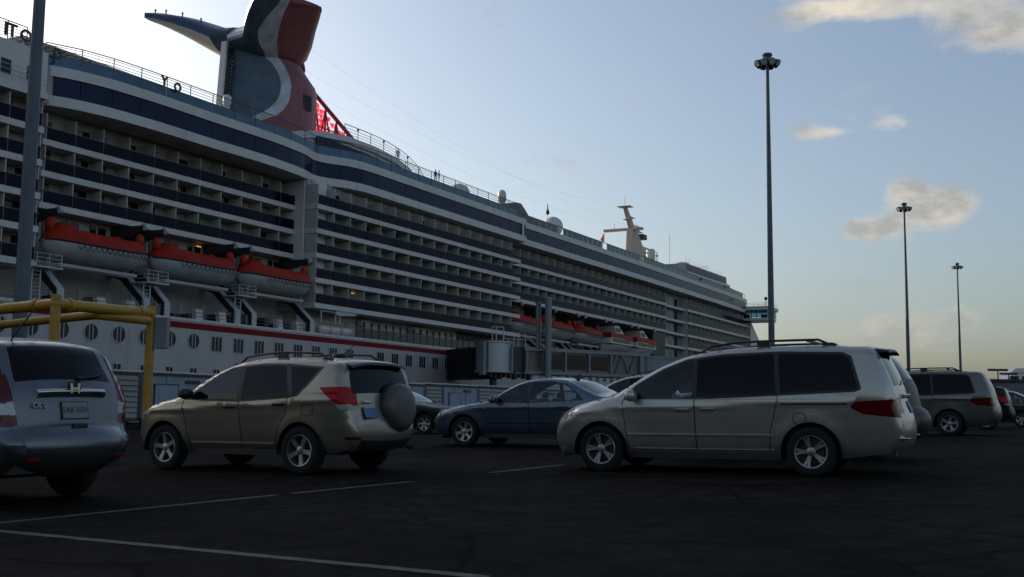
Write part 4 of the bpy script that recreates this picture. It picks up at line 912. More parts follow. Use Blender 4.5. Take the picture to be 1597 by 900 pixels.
p = pz(1590, 590, 230); y_ = empty('motor_yacht', (p.x+4, 230, 0)); tag(y_, 'white motor yacht upperworks showing over the grey shed at the right edge', 'yacht')
M['yacht_white'] = mat('yacht_white', (.75, .68, .58), .4)
m = MB(); m.prism([(-16, -1), (-14, 5.5), (24, 5.5), (26, -1)], -3, 3, 'y'); m.build('boat_hull', M['yacht_white'], y_)
m = MB(); m.prism([(-9, 5.5), (-8.6, 8.2), (-6.5, 10.5), (16, 10.5), (18, 5.5)], -2.6, 2.6, 'y'); cb = m.build('cabin', M['yacht_white'], y_)
m = MB(); m.prism([(-7.0, 10.5), (-6.0, 11.4), (14, 11.6), (14, 10.5)], -2.8, 2.8, 'y'); m.build('flybridge', M['yacht_white'], y_)
for k in range(8): m = MB(); m.box(-7+k*2.4, -5.4+k*2.4, -2.75, -2.55, 8.5, 9.8); m.build('cabin_window', M['door_glass'], cb)
m = MB(); m.tube((-2, 0, 11.4), (-2.6, 0, 15), .18, .1, 8); m.ball((-2, 0, 13.2), .6, 10, 8); m.build('radar_mast', M['yacht_white'], y_)
# ------------------------------------------------------------------ vehicles
def paint(name, col, metal=.8, rough=.27): return mat(name, col, rough, metal=metal, coat=.5, var=.06, vscale=2.0, rvar=.05)
M['dark_glass'] = mat('dark_glass', (.003, .0034, .0038), .05, spec=.20)
M['clear_glass'] = glass_mat('clear_glass', (.82, .92, .90), .01)
M['tyre'] = mat('tyre', (.006, .006, .006), .9, var=.3, vscale=8, bump=.3, bscale=60)
M['rim'] = mat('rim', (.30, .295, .285), .32, metal=.8, var=.15, vscale=6)
M['trim'] = mat('trim', (.010, .010, .011), .45)
M['plastic'] = mat('plastic', (.018, .018, .02), .6, var=.2)
M['chrome'] = mat('chrome', (.60, .60, .60), .15, metal=1.0)
M['red_lens'] = mat('red_lens', (.34, .005, .007), .2, coat=.1, spec=.15)
M['dark_red_lens'] = mat('dark_red_lens', (.09, .004, .006), .15, coat=.25, spec=.2)
M['clear_lens'] = mat('clear_lens', (.34, .34, .34), .15, coat=.3, spec=.3)
M['amber_lens'] = mat('amber_lens', (.5, .14, .01), .15, coat=.6)
M['seat'] = mat('seat', (.06, .058, .055), .8); M['plate_white'] = mat('plate_white', (.20, .21, .215), .5, var=.2, vscale=20); M['plate_blue'] = mat('plate_blue', (.10, .16, .30), .5, var=.3, vscale=20)

def hermite(keys, step):
    P = np.array([k[:2] for k in keys], float); X = np.array([k[2:] for k in keys], float); n = len(P)
    d = np.hypot(*(P[1:]-P[:-1]).T); T = np.zeros_like(P)
    for i in range(n):
        if i == 0: T[i] = (P[1]-P[0])/d[0]
        elif i == n-1: T[i] = (P[-1]-P[-2])/d[-1]
        else: T[i] = ((P[i]-P[i-1])/d[i-1]*d[i] + (P[i+1]-P[i])/d[i]*d[i-1])/(d[i]+d[i-1])
    out = []; kf = []; ex = []
    for i in range(n-1):
        m = max(2, int(math.ceil(d[i]/step)))
        for j in range(m):
            t = j/m; h = (2*t**3-3*t*t+1, t**3-2*t*t+t, -2*t**3+3*t*t, t**3-t*t)
            out.append(h[0]*P[i]+h[1]*d[i]*T[i]+h[2]*P[i+1]+h[3]*d[i]*T[i+1]); kf.append(i+t); ex.append(X[i]*(1-t)+X[i+1]*t)
    out.append(P[-1]); kf.append(n-1.0); ex.append(X[-1])
    return np.array(out), np.array(kf), np.array(ex)
def in_poly(pts, poly):
    x, y = pts[:, 0], pts[:, 1]; c = np.zeros(len(pts), bool); n = len(poly)
    for i in range(n):
        x1, y1 = poly[i]; x2, y2 = poly[(i+1) % n]
        if y1 == y2: continue
        c ^= ((y1 > y) != (y2 > y)) & (x < (x2-x1)*(y-y1)/(y2-y1)+x1)
    return c
def seg_dist(pts, line):
    best = np.full(len(pts), 1e9); idx = np.zeros(len(pts), int)
    for i in range(len(line)-1):
        a, b = np.array(line[i], float), np.array(line[i+1], float); ab = b-a; L2 = max(1e-12, ab@ab)
        t = np.clip(((pts-a)@ab)/L2, 0, 1); d = np.hypot(*(pts-(a+t[:, None]*ab)).T); m = d < best; best[m] = d[m]; idx[m] = i
    return best, idx
def dens(poly, step, closed=True):
    out = []; n = len(poly)
    for i in range(n if closed else n-1):
        a, b = np.array(poly[i], float), np.array(poly[(i+1) % n], float); k = max(1, int(np.hypot(*(b-a))/step))
        for j in range(k): out.append(tuple(a+(b-a)*j/k))
    if not closed: out.append(tuple(poly[-1]))
    return out
def round_poly(poly, r=.04, n=3):
    out = []; N_ = len(poly)
    for i in range(N_):
        p, a, b = (Vector(poly[i]), Vector(poly[i-1]), Vector(poly[(i+1) % N_])); da, db = (a-p), (b-p); rr = min(r, da.length*.45, db.length*.45)
        q0, q1 = p+da.normalized()*rr, p+db.normalized()*rr
        for k in range(n+1): t = k/n; out.append(tuple(q0*(1-t)**2+p*2*t*(1-t)+q1*t*t))
    return out
def triangulate(outer, regions, lines, grid, margin):
    vs = list(outer); es = [(i, (i+1) % len(outer)) for i in range(len(outer))]
    for poly in regions:
        b = len(vs); vs += poly; es += [(b+i, b+(i+1) % len(poly)) for i in range(len(poly))]
    for ln in lines:
        b = len(vs); vs += ln; es += [(b+i, b+i+1) for i in range(len(ln)-1)]
    o = np.array(outer); lo, hi = o.min(0), o.max(0)
    gx, gy = np.meshgrid(np.arange(lo[0]+grid[0]/2, hi[0], grid[0]), np.arange(lo[1]+grid[1]/2, hi[1], grid[1])); g = np.stack([gx.ravel(), gy.ravel()], 1)
    g = g[in_poly(g, outer)]; allv = np.array(vs)
    keep = np.array([np.min(np.hypot(*(allv-p).T)) > margin for p in g]) if len(g) else []
    g = g[keep]; vs = vs + [tuple(p) for p in g]
    r = delaunay_2d_cdt([Vector(p) for p in vs], es, [], 0, 1e-5)
    V = np.array([tuple(v) for v in r[0]]); F = np.array([f_ for f_ in r[2] if len(f_) == 3]); C = V[F].mean(1); k = in_poly(C, outer)
    return V, F[k], C[k]

def wheel_meshes(Rw, wd, nsp, twin, rimr):
    a = MB(); h = wd/2
    a.lathe([(rimr, -h*.85), (rimr+.02, -h*.95), (Rw-.035, -h), (Rw-.012, -h*.86), (Rw, -h*.6), (Rw, h*.6), (Rw-.012, h*.86), (Rw-.035, h), (rimr+.02, h*.95), (rimr, h*.85)], 40, axis='y')
    ty = a.mesh('tyre'); ty.polygons.foreach_set('use_smooth', [True]*len(ty.polygons)); ty.materials.append(M['tyre'])
    a = MB(); a.lathe([(rimr+.004, h*.86), (rimr-.004, h*.93), (rimr-.016, h*.90), (rimr-.024, h*.55), (rimr-.03, -h*.8)], 40, axis='y')
    a.lathe([(.004, h*.72), (.045, h*.72), (.062, h*.66), (.066, h*.5)], 20, axis='y')
    for k in range(nsp):
        t0 = 2*math.pi*k/nsp+.3
        for off in ((-.17, .17) if twin else (0,)):
            w0, w1 = (.016, .017) if twin else (.034, .030); w2 = w1*1.15 if twin else w1*1.25
            pr_ = []
            for (rad, w, yy) in ((.035, w0, h*.66), (rimr*.55, w1, h*.70), (rimr-.012, w2, h*.80)):
                tt = t0 + off*(rad/rimr)**.7*.9; c_, s_ = math.cos(tt), math.sin(tt)
                pr_.append([(rad*c_-w*s_, yy, rad*s_+w*c_), (rad*c_+w*s_, yy, rad*s_-w*c_), (rad*c_+w*1.2*s_, yy-.03, rad*s_-w*1.2*c_), (rad*c_-w*1.2*s_, yy-.03, rad*s_+w*1.2*c_)])
            a.loft(pr_)
    rm = shade_angle(a.mesh('rim'), 40); rm.materials.append(M['rim'])
    a = MB(); a.lathe([(.01, -.01), (rimr*.72, -.01), (rimr*.72, -.03), (rimr-.02, -.035)], 24, axis='y'); br_ = a.mesh('brake_disc'); br_.materials.append(M['dark_steel'])
    return ty, rm, br_

def build_car(sp):
    """returns dict part name -> list of meshes (shared by copies) for one type of vehicle"""
    O, KF, EX = hermite(sp['keys'], .055); W = sp['W']; RF, CR = EX[:, 0], EX[:, 1]
    xf, xr, Rw, Ra, zs = sp['xf'], sp['xr'], sp['R'], sp['Ra'], sp['zs']
    xmax, xmin = O[:, 0].max(), O[:, 0].min(); line = [tuple(p) for p in O]
    nrm = np.zeros_like(O); tg = np.gradient(O, axis=0); tg /= np.hypot(*tg.T)[:, None]; nrm[:, 0] = tg[:, 1]; nrm[:, 1] = -tg[:, 0]
    if nrm[len(O)//2, 1] < 0: nrm = -nrm
    b0, b1 = sp['belt']
    def Y0(x, z):
        zb = b0+(b1-b0)*np.clip((xf-x)/(xf-xr), -.3, 1.4)
        w = W*(1 - sp['tf']*np.clip(1-(xmax-x)/sp['lf'], 0, 1)**2 - sp['tr']*np.clip(1-(x-xmin)/sp['lr'], 0, 1)**2)
        dz = z-zb; w = w - np.where(dz > 0, sp['tum']*(np.sqrt(dz*dz+.0025)-.05)+.10*np.maximum(dz, 0)**2, .080*np.clip((-dz-.05)/.55, 0, 1.5)**2)
        w = w - .05*np.clip((.46-z)/.2, 0, 1.2)**2 + .014*np.exp(-((z-(zb-.10))/.045)**2) - .005*np.exp(-((z-(zb-.36))/.10)**2)
        for xw in (xf, xr):
            f_ = np.clip(1-(np.hypot(x-xw, z-Rw)-Ra)/.20, 0, 1); w = w + .017*f_*f_*(3-2*f_)
        return w
    def Y(P):
        d, i = seg_dist(P, line); r = RF[i]; q = np.clip(1-d/r, 0, 1); return Y0(P[:, 0], P[:, 1]) - r*(1-np.sqrt(np.maximum(0, 1-q*q))), d, i
    # side outline, bottom edge with wheel arches
    def arch(xw):
        a0 = math.asin(max(-1, min(1, (zs-Rw)/Ra))); n = 22; out = []
        for k in range(n+1): t = (math.pi-a0)+(a0-(math.pi-a0))*k/n; out.append((xw+Ra*math.cos(t), Rw+Ra*math.sin(t)))
        return out
    bottom = arch(xr)+arch(xf); outer = line + dens(bottom, .09, False)
    regs = []
    for key, poly, rr in sp['side']: regs.append((key, dens(round_poly(poly, rr), .05)))
    doors = [(k, dens(round_poly(p, .06), .06)) for k, p in sp['doors']]
    lines = []; sw = .0055
    V, F, C = triangulate(outer, [p for _, p in regs]+[p for _, p in doors], [], (.065, .065), .03)
    lab = np.full(len(F), -1)
    allr = regs+doors
    for j in range(len(allr)-1, -1, -1): lab[in_poly(C, allr[j][1])] = j
    # triangles near a door edge are the gap between the panels
    yv, dv, iv = Y(V); P3 = np.stack([V[:, 0], yv, V[:, 1]], 1); e = .004
    def yy(dx, dz): return Y(V+np.array([dx, dz]))[0]
    nx = -(yy(e, 0)-yy(-e, 0))/(2*e); nz = -(yy(0, e)-yy(0, -e))/(2*e); NV = np.stack([nx, np.ones(len(V)), nz], 1); NV /= np.linalg.norm(NV, axis=1)[:, None]
    edge = dv < .010; NV[edge] = np.stack([nrm[iv[edge], 0], np.zeros(edge.sum()), nrm[iv[edge], 1]], 1)
    parts = {}
    def add(key, pts, nrms, tri):
        vs, ns, fs = parts.setdefault(key, ([], [], [])); b = len(vs); vs += [tuple(p) for p in pts]; ns += [tuple(n_) for n_ in nrms]; fs += [tuple(int(q)+b for q in t) for t in tri]
    def sub(key, P, Nn, tris):
        u, inv = np.unique(tris.ravel(), return_inverse=True); add(key, P[u], Nn[u], inv.reshape(-1, 3))
    for j in set(lab):
        t = F[lab == j]; key = 'body' if j < 0 else allr[j][0]
        for sg, nm in ((1, 'L'), (-1, 'R')):
            if '@' in key and not key.endswith('@'+nm): continue
            k2 = key if key == 'body' else key.split('@')[0]+'|'+nm
            Pm = P3*np.array([1, sg, 1]); Nm = NV*np.array([1, sg, 1])
            tri = t if sg == 1 else t[:, ::-1]
            # orient outward
            a, b, c = Pm[tri[0][0]], Pm[tri[0][1]], Pm[tri[0][2]]
            if np.cross(b-a, c-a)[1]*sg < 0: tri = tri[:, ::-1]
            sub(k2, Pm, Nm, tri)
    # ---- cross strip: nose, bonnet, windscreen, roof, tail
    arc = np.concatenate([[0], np.cumsum(np.hypot(*(O[1:]-O[:-1]).T))]); Yo = Y0(O[:, 0], O[:, 1])-RF; VS = .8
    Yo = np.maximum(Yo, .2)
    kt = lambda k: np.interp(k, KF, arc)
    outer2 = [(float(t), -VS) for t in arc] + [(float(arc[-1]), v*VS) for v in (-.6, -.2, .2, .6)] + [(float(t), VS) for t in arc[::-1]] + [(0.0, v*VS) for v in (.6, .2, -.2, -.6)]
    reg2 = [(k, dens(round_poly([(float(kt(a)), v*VS) for a, v in poly], .03), .05)) for k, poly in sp['strip']]
    V2, F2, C2 = triangulate(outer2, [p for _, p in reg2], [], (.07, .085), .03)
    def S3(tv):
        t, v = tv[:, 0], np.clip(tv[:, 1]/VS, -1, 1); x, z, y = np.interp(t, arc, O[:, 0]), np.interp(t, arc, O[:, 1]), np.interp(t, arc, Yo); cr = np.interp(t, arc, CR)
        n0, n1 = np.interp(t, arc, nrm[:, 0]), np.interp(t, arc, nrm[:, 1]); bl = cr*(1-np.abs(v)**2.3); return np.stack([x+n0*bl, y*v, z+n1*bl], 1), n0, n1
    PS, n0, n1 = S3(V2); e = .01
    A = S3(V2+np.array([e, 0]))[0]-S3(V2-np.array([e, 0]))[0]; B = S3(V2+np.array([0, e]))[0]-S3(V2-np.array([0, e]))[0]; NS = np.cross(A, B); NS /= np.maximum(1e-9, np.linalg.norm(NS, axis=1))[:, None]
    ref = np.stack([n0, 0*n0, n1], 1); NS[(NS*ref).sum(1) < 0] *= -1
    lab2 = np.full(len(F2), -1)
    for j in range(len(reg2)-1, -1, -1): lab2[in_poly(C2, reg2[j][1])] = j
    for j in set(lab2):
        t = F2[lab2 == j].copy(); key = 'body' if j < 0 else reg2[j][0]
        if j >= 0:
            mv = np.mean([q[1] for q in reg2[j][1]])/VS; key += '|L' if mv > .3 else ('|R' if mv < -.3 else '|%d' % j)
        a, b, c = PS[t[:, 0]], PS[t[:, 1]], PS[t[:, 2]]; fl = (np.cross(b-a, c-a)*NS[t[:, 0]]).sum(1) < 0; t[fl] = t[fl][:, ::-1]; sub(key, PS, NS, t)
    meshes = {}
    for key, (vs, ns, fs) in parts.items():
        vs = np.array(vs); q = np.round(vs*2000).astype(int); _, first, inv = np.unique(q, axis=0, return_index=True, return_inverse=True); inv = inv.ravel()
        acc = np.zeros((len(first), 3)); np.add.at(acc, inv, np.array(ns)); acc /= np.maximum(1e-9, np.linalg.norm(acc, axis=1))[:, None]
        f2 = [tuple(int(inv[i]) for i in t) for t in fs]; f2 = [t for t in f2 if len(set(t)) == 3]
        me = bpy.data.meshes.new(key.split('|')[0]); me.from_pydata([tuple(p) for p in vs[first]], [], f2); me.update()
        me.polygons.foreach_set('use_smooth', [True]*len(me.polygons)); me.normals_split_custom_set_from_vertices([tuple(n_) for n_ in acc]); meshes[key] = me
    # ---- gaps between panels: dark hairlines laid along the door edges
    for k, p in doors:
        pts = np.array(p+[p[0]]); g = pts[in_poly(pts, outer)] if False else pts; y_, d_, i_ = Y(g); pl = [(g[i, 0], y_[i], g[i, 1]) for i in range(len(g))]; ok = in_poly(g, outer)
        for sg in (1, -1):
            a = MB()
            for i in range(len(pl)-1):
                if not (ok[i] and ok[i+1]): continue
                p_, q_ = Vector((pl[i][0], sg*pl[i][1], pl[i][2])), Vector((pl[i+1][0], sg*pl[i+1][1], pl[i+1][2])); a.tube(p_, q_, .0055, n=4, caps=False)
            if a.v: meshes['panel_gap#%s%d' % (k, sg > 0)] = a.mesh('panel_gap')
    # ---- wheel wells, floor
    for xw in (xf, xr):
        for sg in (1, -1):
            a = MB(); yo = float(Y0(np.array([xw]), np.array([Rw+Ra]))[0])-.015; pts = arch(xw); a.loft([[(p[0], sg*yo, p[1]) for p in pts], [(p[0], sg*.38, p[1]) for p in pts]], closed=False, caps=False)
            a.add([(p[0], sg*.38, p[1]) for p in pts], [tuple(range(len(pts)))]); meshes['wheel_well#%d%d' % (xw > 0, sg > 0)] = a.mesh('wheel_well')
    a = MB(); wi = W-.14; a.box(xr+Ra+.02, xf-Ra-.02, -wi, wi, zs-.03, zs+.06); a.box(xmin+.12, xr-Ra, -wi+.1, wi-.1, zs+.05, zs+.16); a.box(xf+Ra, xmax-.15, -wi+.15, wi-.15, zs-.0, zs+.1); a.box(xr-Ra, xf+Ra, -.37, .37, zs-.02, zs+.1)
    meshes['underbody'] = a.mesh('underbody')
    # ---- seats, dash, wheel
    a = MB(); zf = zs+.12; fb = sp['seat_x']
    hs_ = sp.get('seat_h', 1.0); rows = [(fb, (-.37, .37), .25)] + [(fb-.82*(k+1), (-.42, 0, .42), .23) for k in range(sp.get('rows', 1))]
    for (sx, yy_, hw) in rows:
        for y_ in yy_:
            a.prism([(sx+.25, zf+.15), (sx-.25, zf+.12), (sx-.25, zf+.3), (sx+.25, zf+.34)], y_-hw*.85, y_+hw*.85, 'y'); a.prism([(sx-.20, zf+.28), (sx-.36, zf+.28), (sx-.52, zf+.86*hs_), (sx-.42, zf+.88*hs_)], y_-hw*.85, y_+hw*.85, 'y'); a.prism([(sx-.45, zf+.88*hs_), (sx-.54, zf+.88*hs_), (sx-.56, zf+1.04*hs_), (sx-.48, zf+1.04*hs_)], y_-.11, y_+.11, 'y')
    me = a.mesh('seats'); bevel_mesh(me, .03, 1); meshes['seats'] = me
    a = MB(); dx = sp['dash_x']; a.prism([(dx+.25, zf+.1), (dx-.12, zf+.2), (dx-.12, zf+.55), (dx, zf+.62), (dx+.45, zf+.60)], -W+.2, W-.2, 'y')
    for k in range(16):
        t0, t1 = 2*math.pi*k/16, 2*math.pi*(k+1)/16; q = lambda t: (dx-.30+.06*math.sin(t), .37+.18*math.cos(t), zf+.52+.17*math.sin(t)); a.tube(q(t0), q(t1), .016, n=6)
    a.tube((dx-.1, .37, zf+.45), (dx-.3, .37, zf+.52), .03, n=8); meshes['dashboard'] = a.mesh('dashboard')
    meshes['wheel'] = wheel_meshes(Rw, .215, sp['nsp'], sp.get('twin', False), sp['rim'])
    # ---- small fittings along the side
    def surf(x, z): return float(Y(np.array([[x, z]]))[0][0])
    def fitting(name, x0, x1, z0, z1, th, bev, sides=(1, -1), key=None):
        out = []
        for sg in sides:
            a = MB(); n = max(1, int((x1-x0)/.25)); rg = []
            for i in range(n+1):
                x = x0+(x1-x0)*i/n; ya, yb = surf(x, z0), surf(x, z1); rg.append([(x, sg*(ya-.01), z0), (x, sg*(ya+th), z0+.15*(z1-z0)), (x, sg*(yb+th), z1-.15*(z1-z0)), (x, sg*(yb-.01), z1)])
            a.loft(rg); me = a.mesh(name); bevel_mesh(me, bev, 2); meshes[(key or name)+'|'+('L' if sg > 0 else 'R')] = me
    for i, (x, z) in enumerate(sp['handles']): fitting('door_handle', x-.10, x+.10, z-.018, z+.018, .035, .008, key='door_handle%d' % i)
    for i, (nm, x0, x1, z0, z1, th) in enumerate(sp['bars']): fitting(nm, x0, x1, z0, z1, th, .004, key='%s#%d' % (nm, i))
    mx, mz = sp['mirror']; ym = surf(mx, mz)
    for sg in (1, -1):
        rg = []
        for t, s0 in ((0, .45), (.08, .8), (.3, 1.0), (.7, 1.0), (.93, .85), (1, .5)):
            rg.append([(mx-.10+.17*(1-s0*.9)*.3+.16*.5*(1+math.cos(q)*s0), sg*(ym+.03+.22*t), mz+.08+.085*s0*math.sin(q)) for q in [2*math.pi*k/12 for k in range(12)]])
        a = MB(); a.loft(rg); a.tube((mx, sg*(ym-.02), mz+.02), (mx-.03, sg*(ym+.07), mz+.05), .03, n=8); me = a.mesh('mirror'); me.polygons.foreach_set('use_smooth', [True]*len(me.polygons)); meshes['mirror|'+('L' if sg > 0 else 'R')] = me
    if sp.get('rails'):
        x0, x1, yr = sp['rails']
        for sg in (1, -1):
            a = MB(); pts = []
            for i in range(13):
                x = x0+(x1-x0)*i/12; k = np.argmin(np.abs(O[:, 0]-x)+np.where(O[:, 1] < 1.3, 9, 0)); zt = O[k, 1]; pts.append((x, sg*yr, zt+.03+(.055 if 0 < i < 12 else -.01)))
            a.path(pts, .017, 8)
            for i in (0, 6, 12): p = pts[i]; a.box(p[0]-.09, p[0]+.09, p[1]-.02, p[1]+.02, p[2]-.08, p[2]+.012)
            meshes['roof_rail|'+('L' if sg > 0 else 'R')] = a.mesh('roof_rail')
        if sp.get('crossbars'):
            for j, x in enumerate(sp['crossbars']):
                k = np.argmin(np.abs(O[:, 0]-x)+np.where(O[:, 1] < 1.3, 9, 0)); a = MB(); a.tube((x, -yr, O[k, 1]+.075), (x, yr, O[k, 1]+.075), .02, n=8); meshes['cross_bar#%d' % j] = a.mesh('cross_bar')
    return {'meshes': meshes, 'surf': surf, 'O': O, 'KF': KF, 'S3': lambda k, v: S3(np.array([[float(kt(k)), v*VS]]))[0][0], 'sp': sp}

PART_MAT = {'window_trim': 'trim', 'window': 'dark_glass', 'front_window': 'clear_glass', 'windscreen': 'clear_glass', 'rear_window': 'dark_glass', 'taillight': 'red_lens', 'tail_lamp_dark': 'dark_red_lens', 'reverse_light': 'clear_lens', 'headlight': 'clear_lens', 'grille': 'trim', 'panel_gap': 'black', 'wheel_well': 'black',
            'underbody': 'black', 'seats': 'seat', 'dashboard': 'plastic', 'mirror': 'trim', 'roof_rail': 'trim', 'cross_bar': 'trim', 'door_handle': 'trim', 'bumper_lower': 'plastic', 'reflector': 'dark_red_lens', 'chrome_strip': 'chrome', 'rub_strip': 'trim', 'sliding_rail': 'black', 'cladding': 'plastic'}
def place_car(kind, name, body_mat, label, cat, loc, theta, group='cars in the parking lot', over=None, scale=1.0, lite=False):
    sp = kind['sp']; fw = Vector((-math.sin(theta), math.cos(theta), 0)); n = LOT_N if loc[1] < 30 else Vector((0, 0, 1)); fw = (fw-n*fw.dot(n)).normalized(); lf = n.cross(fw)
    Mx = Matrix(((fw.x, lf.x, n.x, loc[0]), (fw.y, lf.y, n.y, loc[1]), (fw.z, lf.z, n.z, loc[2]), (0, 0, 0, 1)))
    r_ = empty(name); r_.matrix_world = Mx @ Matrix.Scale(scale, 4); tag(r_, label, cat, group); over = over or {}
    door_obj = {}
    def mk(nm, me, mt, parent):
        if me.materials and me.materials[0] is not mt: me = me.copy(); me.materials.clear()
        if not me.materials: me.materials.append(mt)
        o = bpy.data.objects.new(nm, me); COL.objects.link(o); o.parent = parent; return o
    for key, me in kind['meshes'].items():
        if key == 'wheel': continue
        base = key.split('|')[0].split('#')[0]; nm = base.rstrip('0123456789'); sd = key.split('|')[-1]
        mt = over.get(nm) or (M[PART_MAT[nm]] if nm in PART_MAT else body_mat)
        o = mk(nm, me, mt, r_)
        if nm == 'door': door_obj[key] = o
        if nm == 'door_handle':
            d = door_obj.get('door%s|%s' % (base[len('door_handle'):], sd))
            if d: o.parent = d
    ty, rm, bd = kind['meshes']['wheel']
    for xw in (sp['xf'], sp['xr']):
        for sg in (1, -1):
            yo = sp['W']-.135; w = mk('wheel', ty, M['tyre'], r_); w.location = (xw, sg*yo, sp['R']); w.rotation_euler = (0, 0, 0 if sg > 0 else math.pi)
            k = mk('rim', rm, M['rim'], w); mk('brake_disc', bd, M['dark_steel'], w)
            k.rotation_euler = (0, random.uniform(0, 1.2), 0)
    return r_
def root_from_contact(px, py, kind, theta, wheel='rear', side=1, scale=1.0):
    p = on_lot(px, py); sp = kind['sp']; lx = (sp['xr'] if wheel == 'rear' else sp['xf'])*scale; ly = side*(sp['W']-.06)*scale; fw = Vector((-math.sin(theta), math.cos(theta))); lf = Vector((-fw.y, fw.x))
    q = Vector((p.x, p.y))-fw*lx-lf*ly; return (q.x, q.y, ground_z(q.x, q.y))
def child(r_, nm, mb, mt, smooth=False, bev=0):
    me = mb.mesh(nm)
    if bev: bevel_mesh(me, bev, 2)
    return link(nm, me, r_, mt, smooth)

SUV = dict(W=.908, xf=1.33, xr=-1.33, R=.345, Ra=.405, zs=.29, rim=.225, nsp=5, twin=False, belt=(1.02, 1.13), tum=.23, tf=.13, lf=.9, tr=.07, lr=.6, seat_x=.12, dash_x=.75, rows=1,
  keys=[(1.98, .27, .16, .10), (2.06, .45, .18, .12), (2.07, .60, .20, .13), (2.03, .76, .20, .13), (1.91, .90, .16, .10), (1.56, 1.015, .11, .05), (1.15, 1.095, .10, .05), (.97, 1.14, .08, .05), (.60, 1.335, .055, .05), (.25, 1.505, .06, .05), (-.06, 1.605, .075, .035), (-.5, 1.66, .085, .03), (-1.1, 1.66, .085, .03), (-1.75, 1.61, .09, .035), (-1.97, 1.565, .09, .04), (-2.07, 1.32, .10, .05), (-2.14, 1.08, .12, .055), (-2.17, .88, .13, .06), (-2.22, .72, .14, .08), (-2.23, .50, .14, .08), (-2.12, .36, .12, .06)],
  side=[('front_window', [(.80, 1.085), (.55, 1.235), (.25, 1.41), (.02, 1.51), (-.17, 1.535), (-.17, 1.06)], .03), ('window0', [(-.25, 1.06), (-.25, 1.54), (-.6, 1.56), (-1.03, 1.55), (-1.10, 1.30), (-1.16, 1.11)], .03), ('window1', [(-1.235, 1.12), (-1.12, 1.545), (-1.66, 1.505), (-1.48, 1.30), (-1.32, 1.15)], .03),
        ('window_trim', [(.90, 1.07), (.55, 1.27), (.25, 1.445), (.02, 1.545), (-.6, 1.59), (-1.1, 1.58), (-1.74, 1.525), (-1.50, 1.27), (-1.33, 1.12), (-1.16, 1.085), (-.2, 1.03)], .03),
        ('taillight', [(-1.70, 1.235), (-2.4, 1.25), (-2.4, .98), (-2.02, 1.0), (-1.86, 1.10)], .02), ('reverse_light', [(-1.97, .995), (-2.4, .985), (-2.4, .92), (-2.05, .925)], .01), ('headlight', [(2.3, .93), (1.64, .985), (1.70, .90), (1.93, .77), (2.3, .72)], .03), ('reflector', [(-2.08, .54), (-2.3, .54), (-2.3, .50), (-2.08, .50)], .005)],
  doors=[('door0', [(.83, .36), (.93, 1.02), (.88, 1.08), (-.21, 1.04), (-.21, .36)]), ('door1', [(-.215, .36), (-.215, 1.04), (-1.165, 1.09), (-1.08, .86), (-.93, .68), (-.82, .36)]), ('fuel_door', [(-1.40, 1.0), (-1.61, 1.0), (-1.58, .84), (-1.37, .84)])],
  strip=[('windscreen', [(7.15, -.90), (9.92, -.92), (9.92, .92), (7.15, .90)]), ('rear_window', [(14.12, -.90), (15.75, -.93), (15.75, .93), (14.12, .90)]), ('taillight', [(15.35, .80), (16.5, .84), (16.5, 1.01), (15.35, 1.01)]), ('taillight', [(15.35, -.80), (15.35, -1.01), (16.5, -1.01), (16.5, -.84)]), ('reverse_light', [(16.5, .86), (16.8, .87), (16.8, 1.01), (16.5, 1.01)]), ('reverse_light', [(16.5, -.86), (16.5, -1.01), (16.8, -1.01), (16.8, -.87)]),
         ('headlight', [(3.0, .58), (4.1, .62), (4.1, 1.01), (2.9, 1.01)]), ('headlight', [(3.0, -.58), (2.9, -1.01), (4.1, -1.01), (4.1, -.62)]), ('grille', [(2.6, -.5), (3.6, -.5), (3.6, .5), (2.6, .5)]), ('grille', [(.5, -.62), (1.5, -.62), (1.5, .62), (.5, .62)]), ('bumper_lower', [(19.0, -1.01), (20, -1.01), (20, 1.01), (19.0, 1.01)])],
  handles=[(-.03, .955), (-.98, .995)], bars=[('sill_strip', -.80, .80, .385, .44, .02)], mirror=(.72, 1.08), rails=(-1.62, .05, .60), crossbars=None)
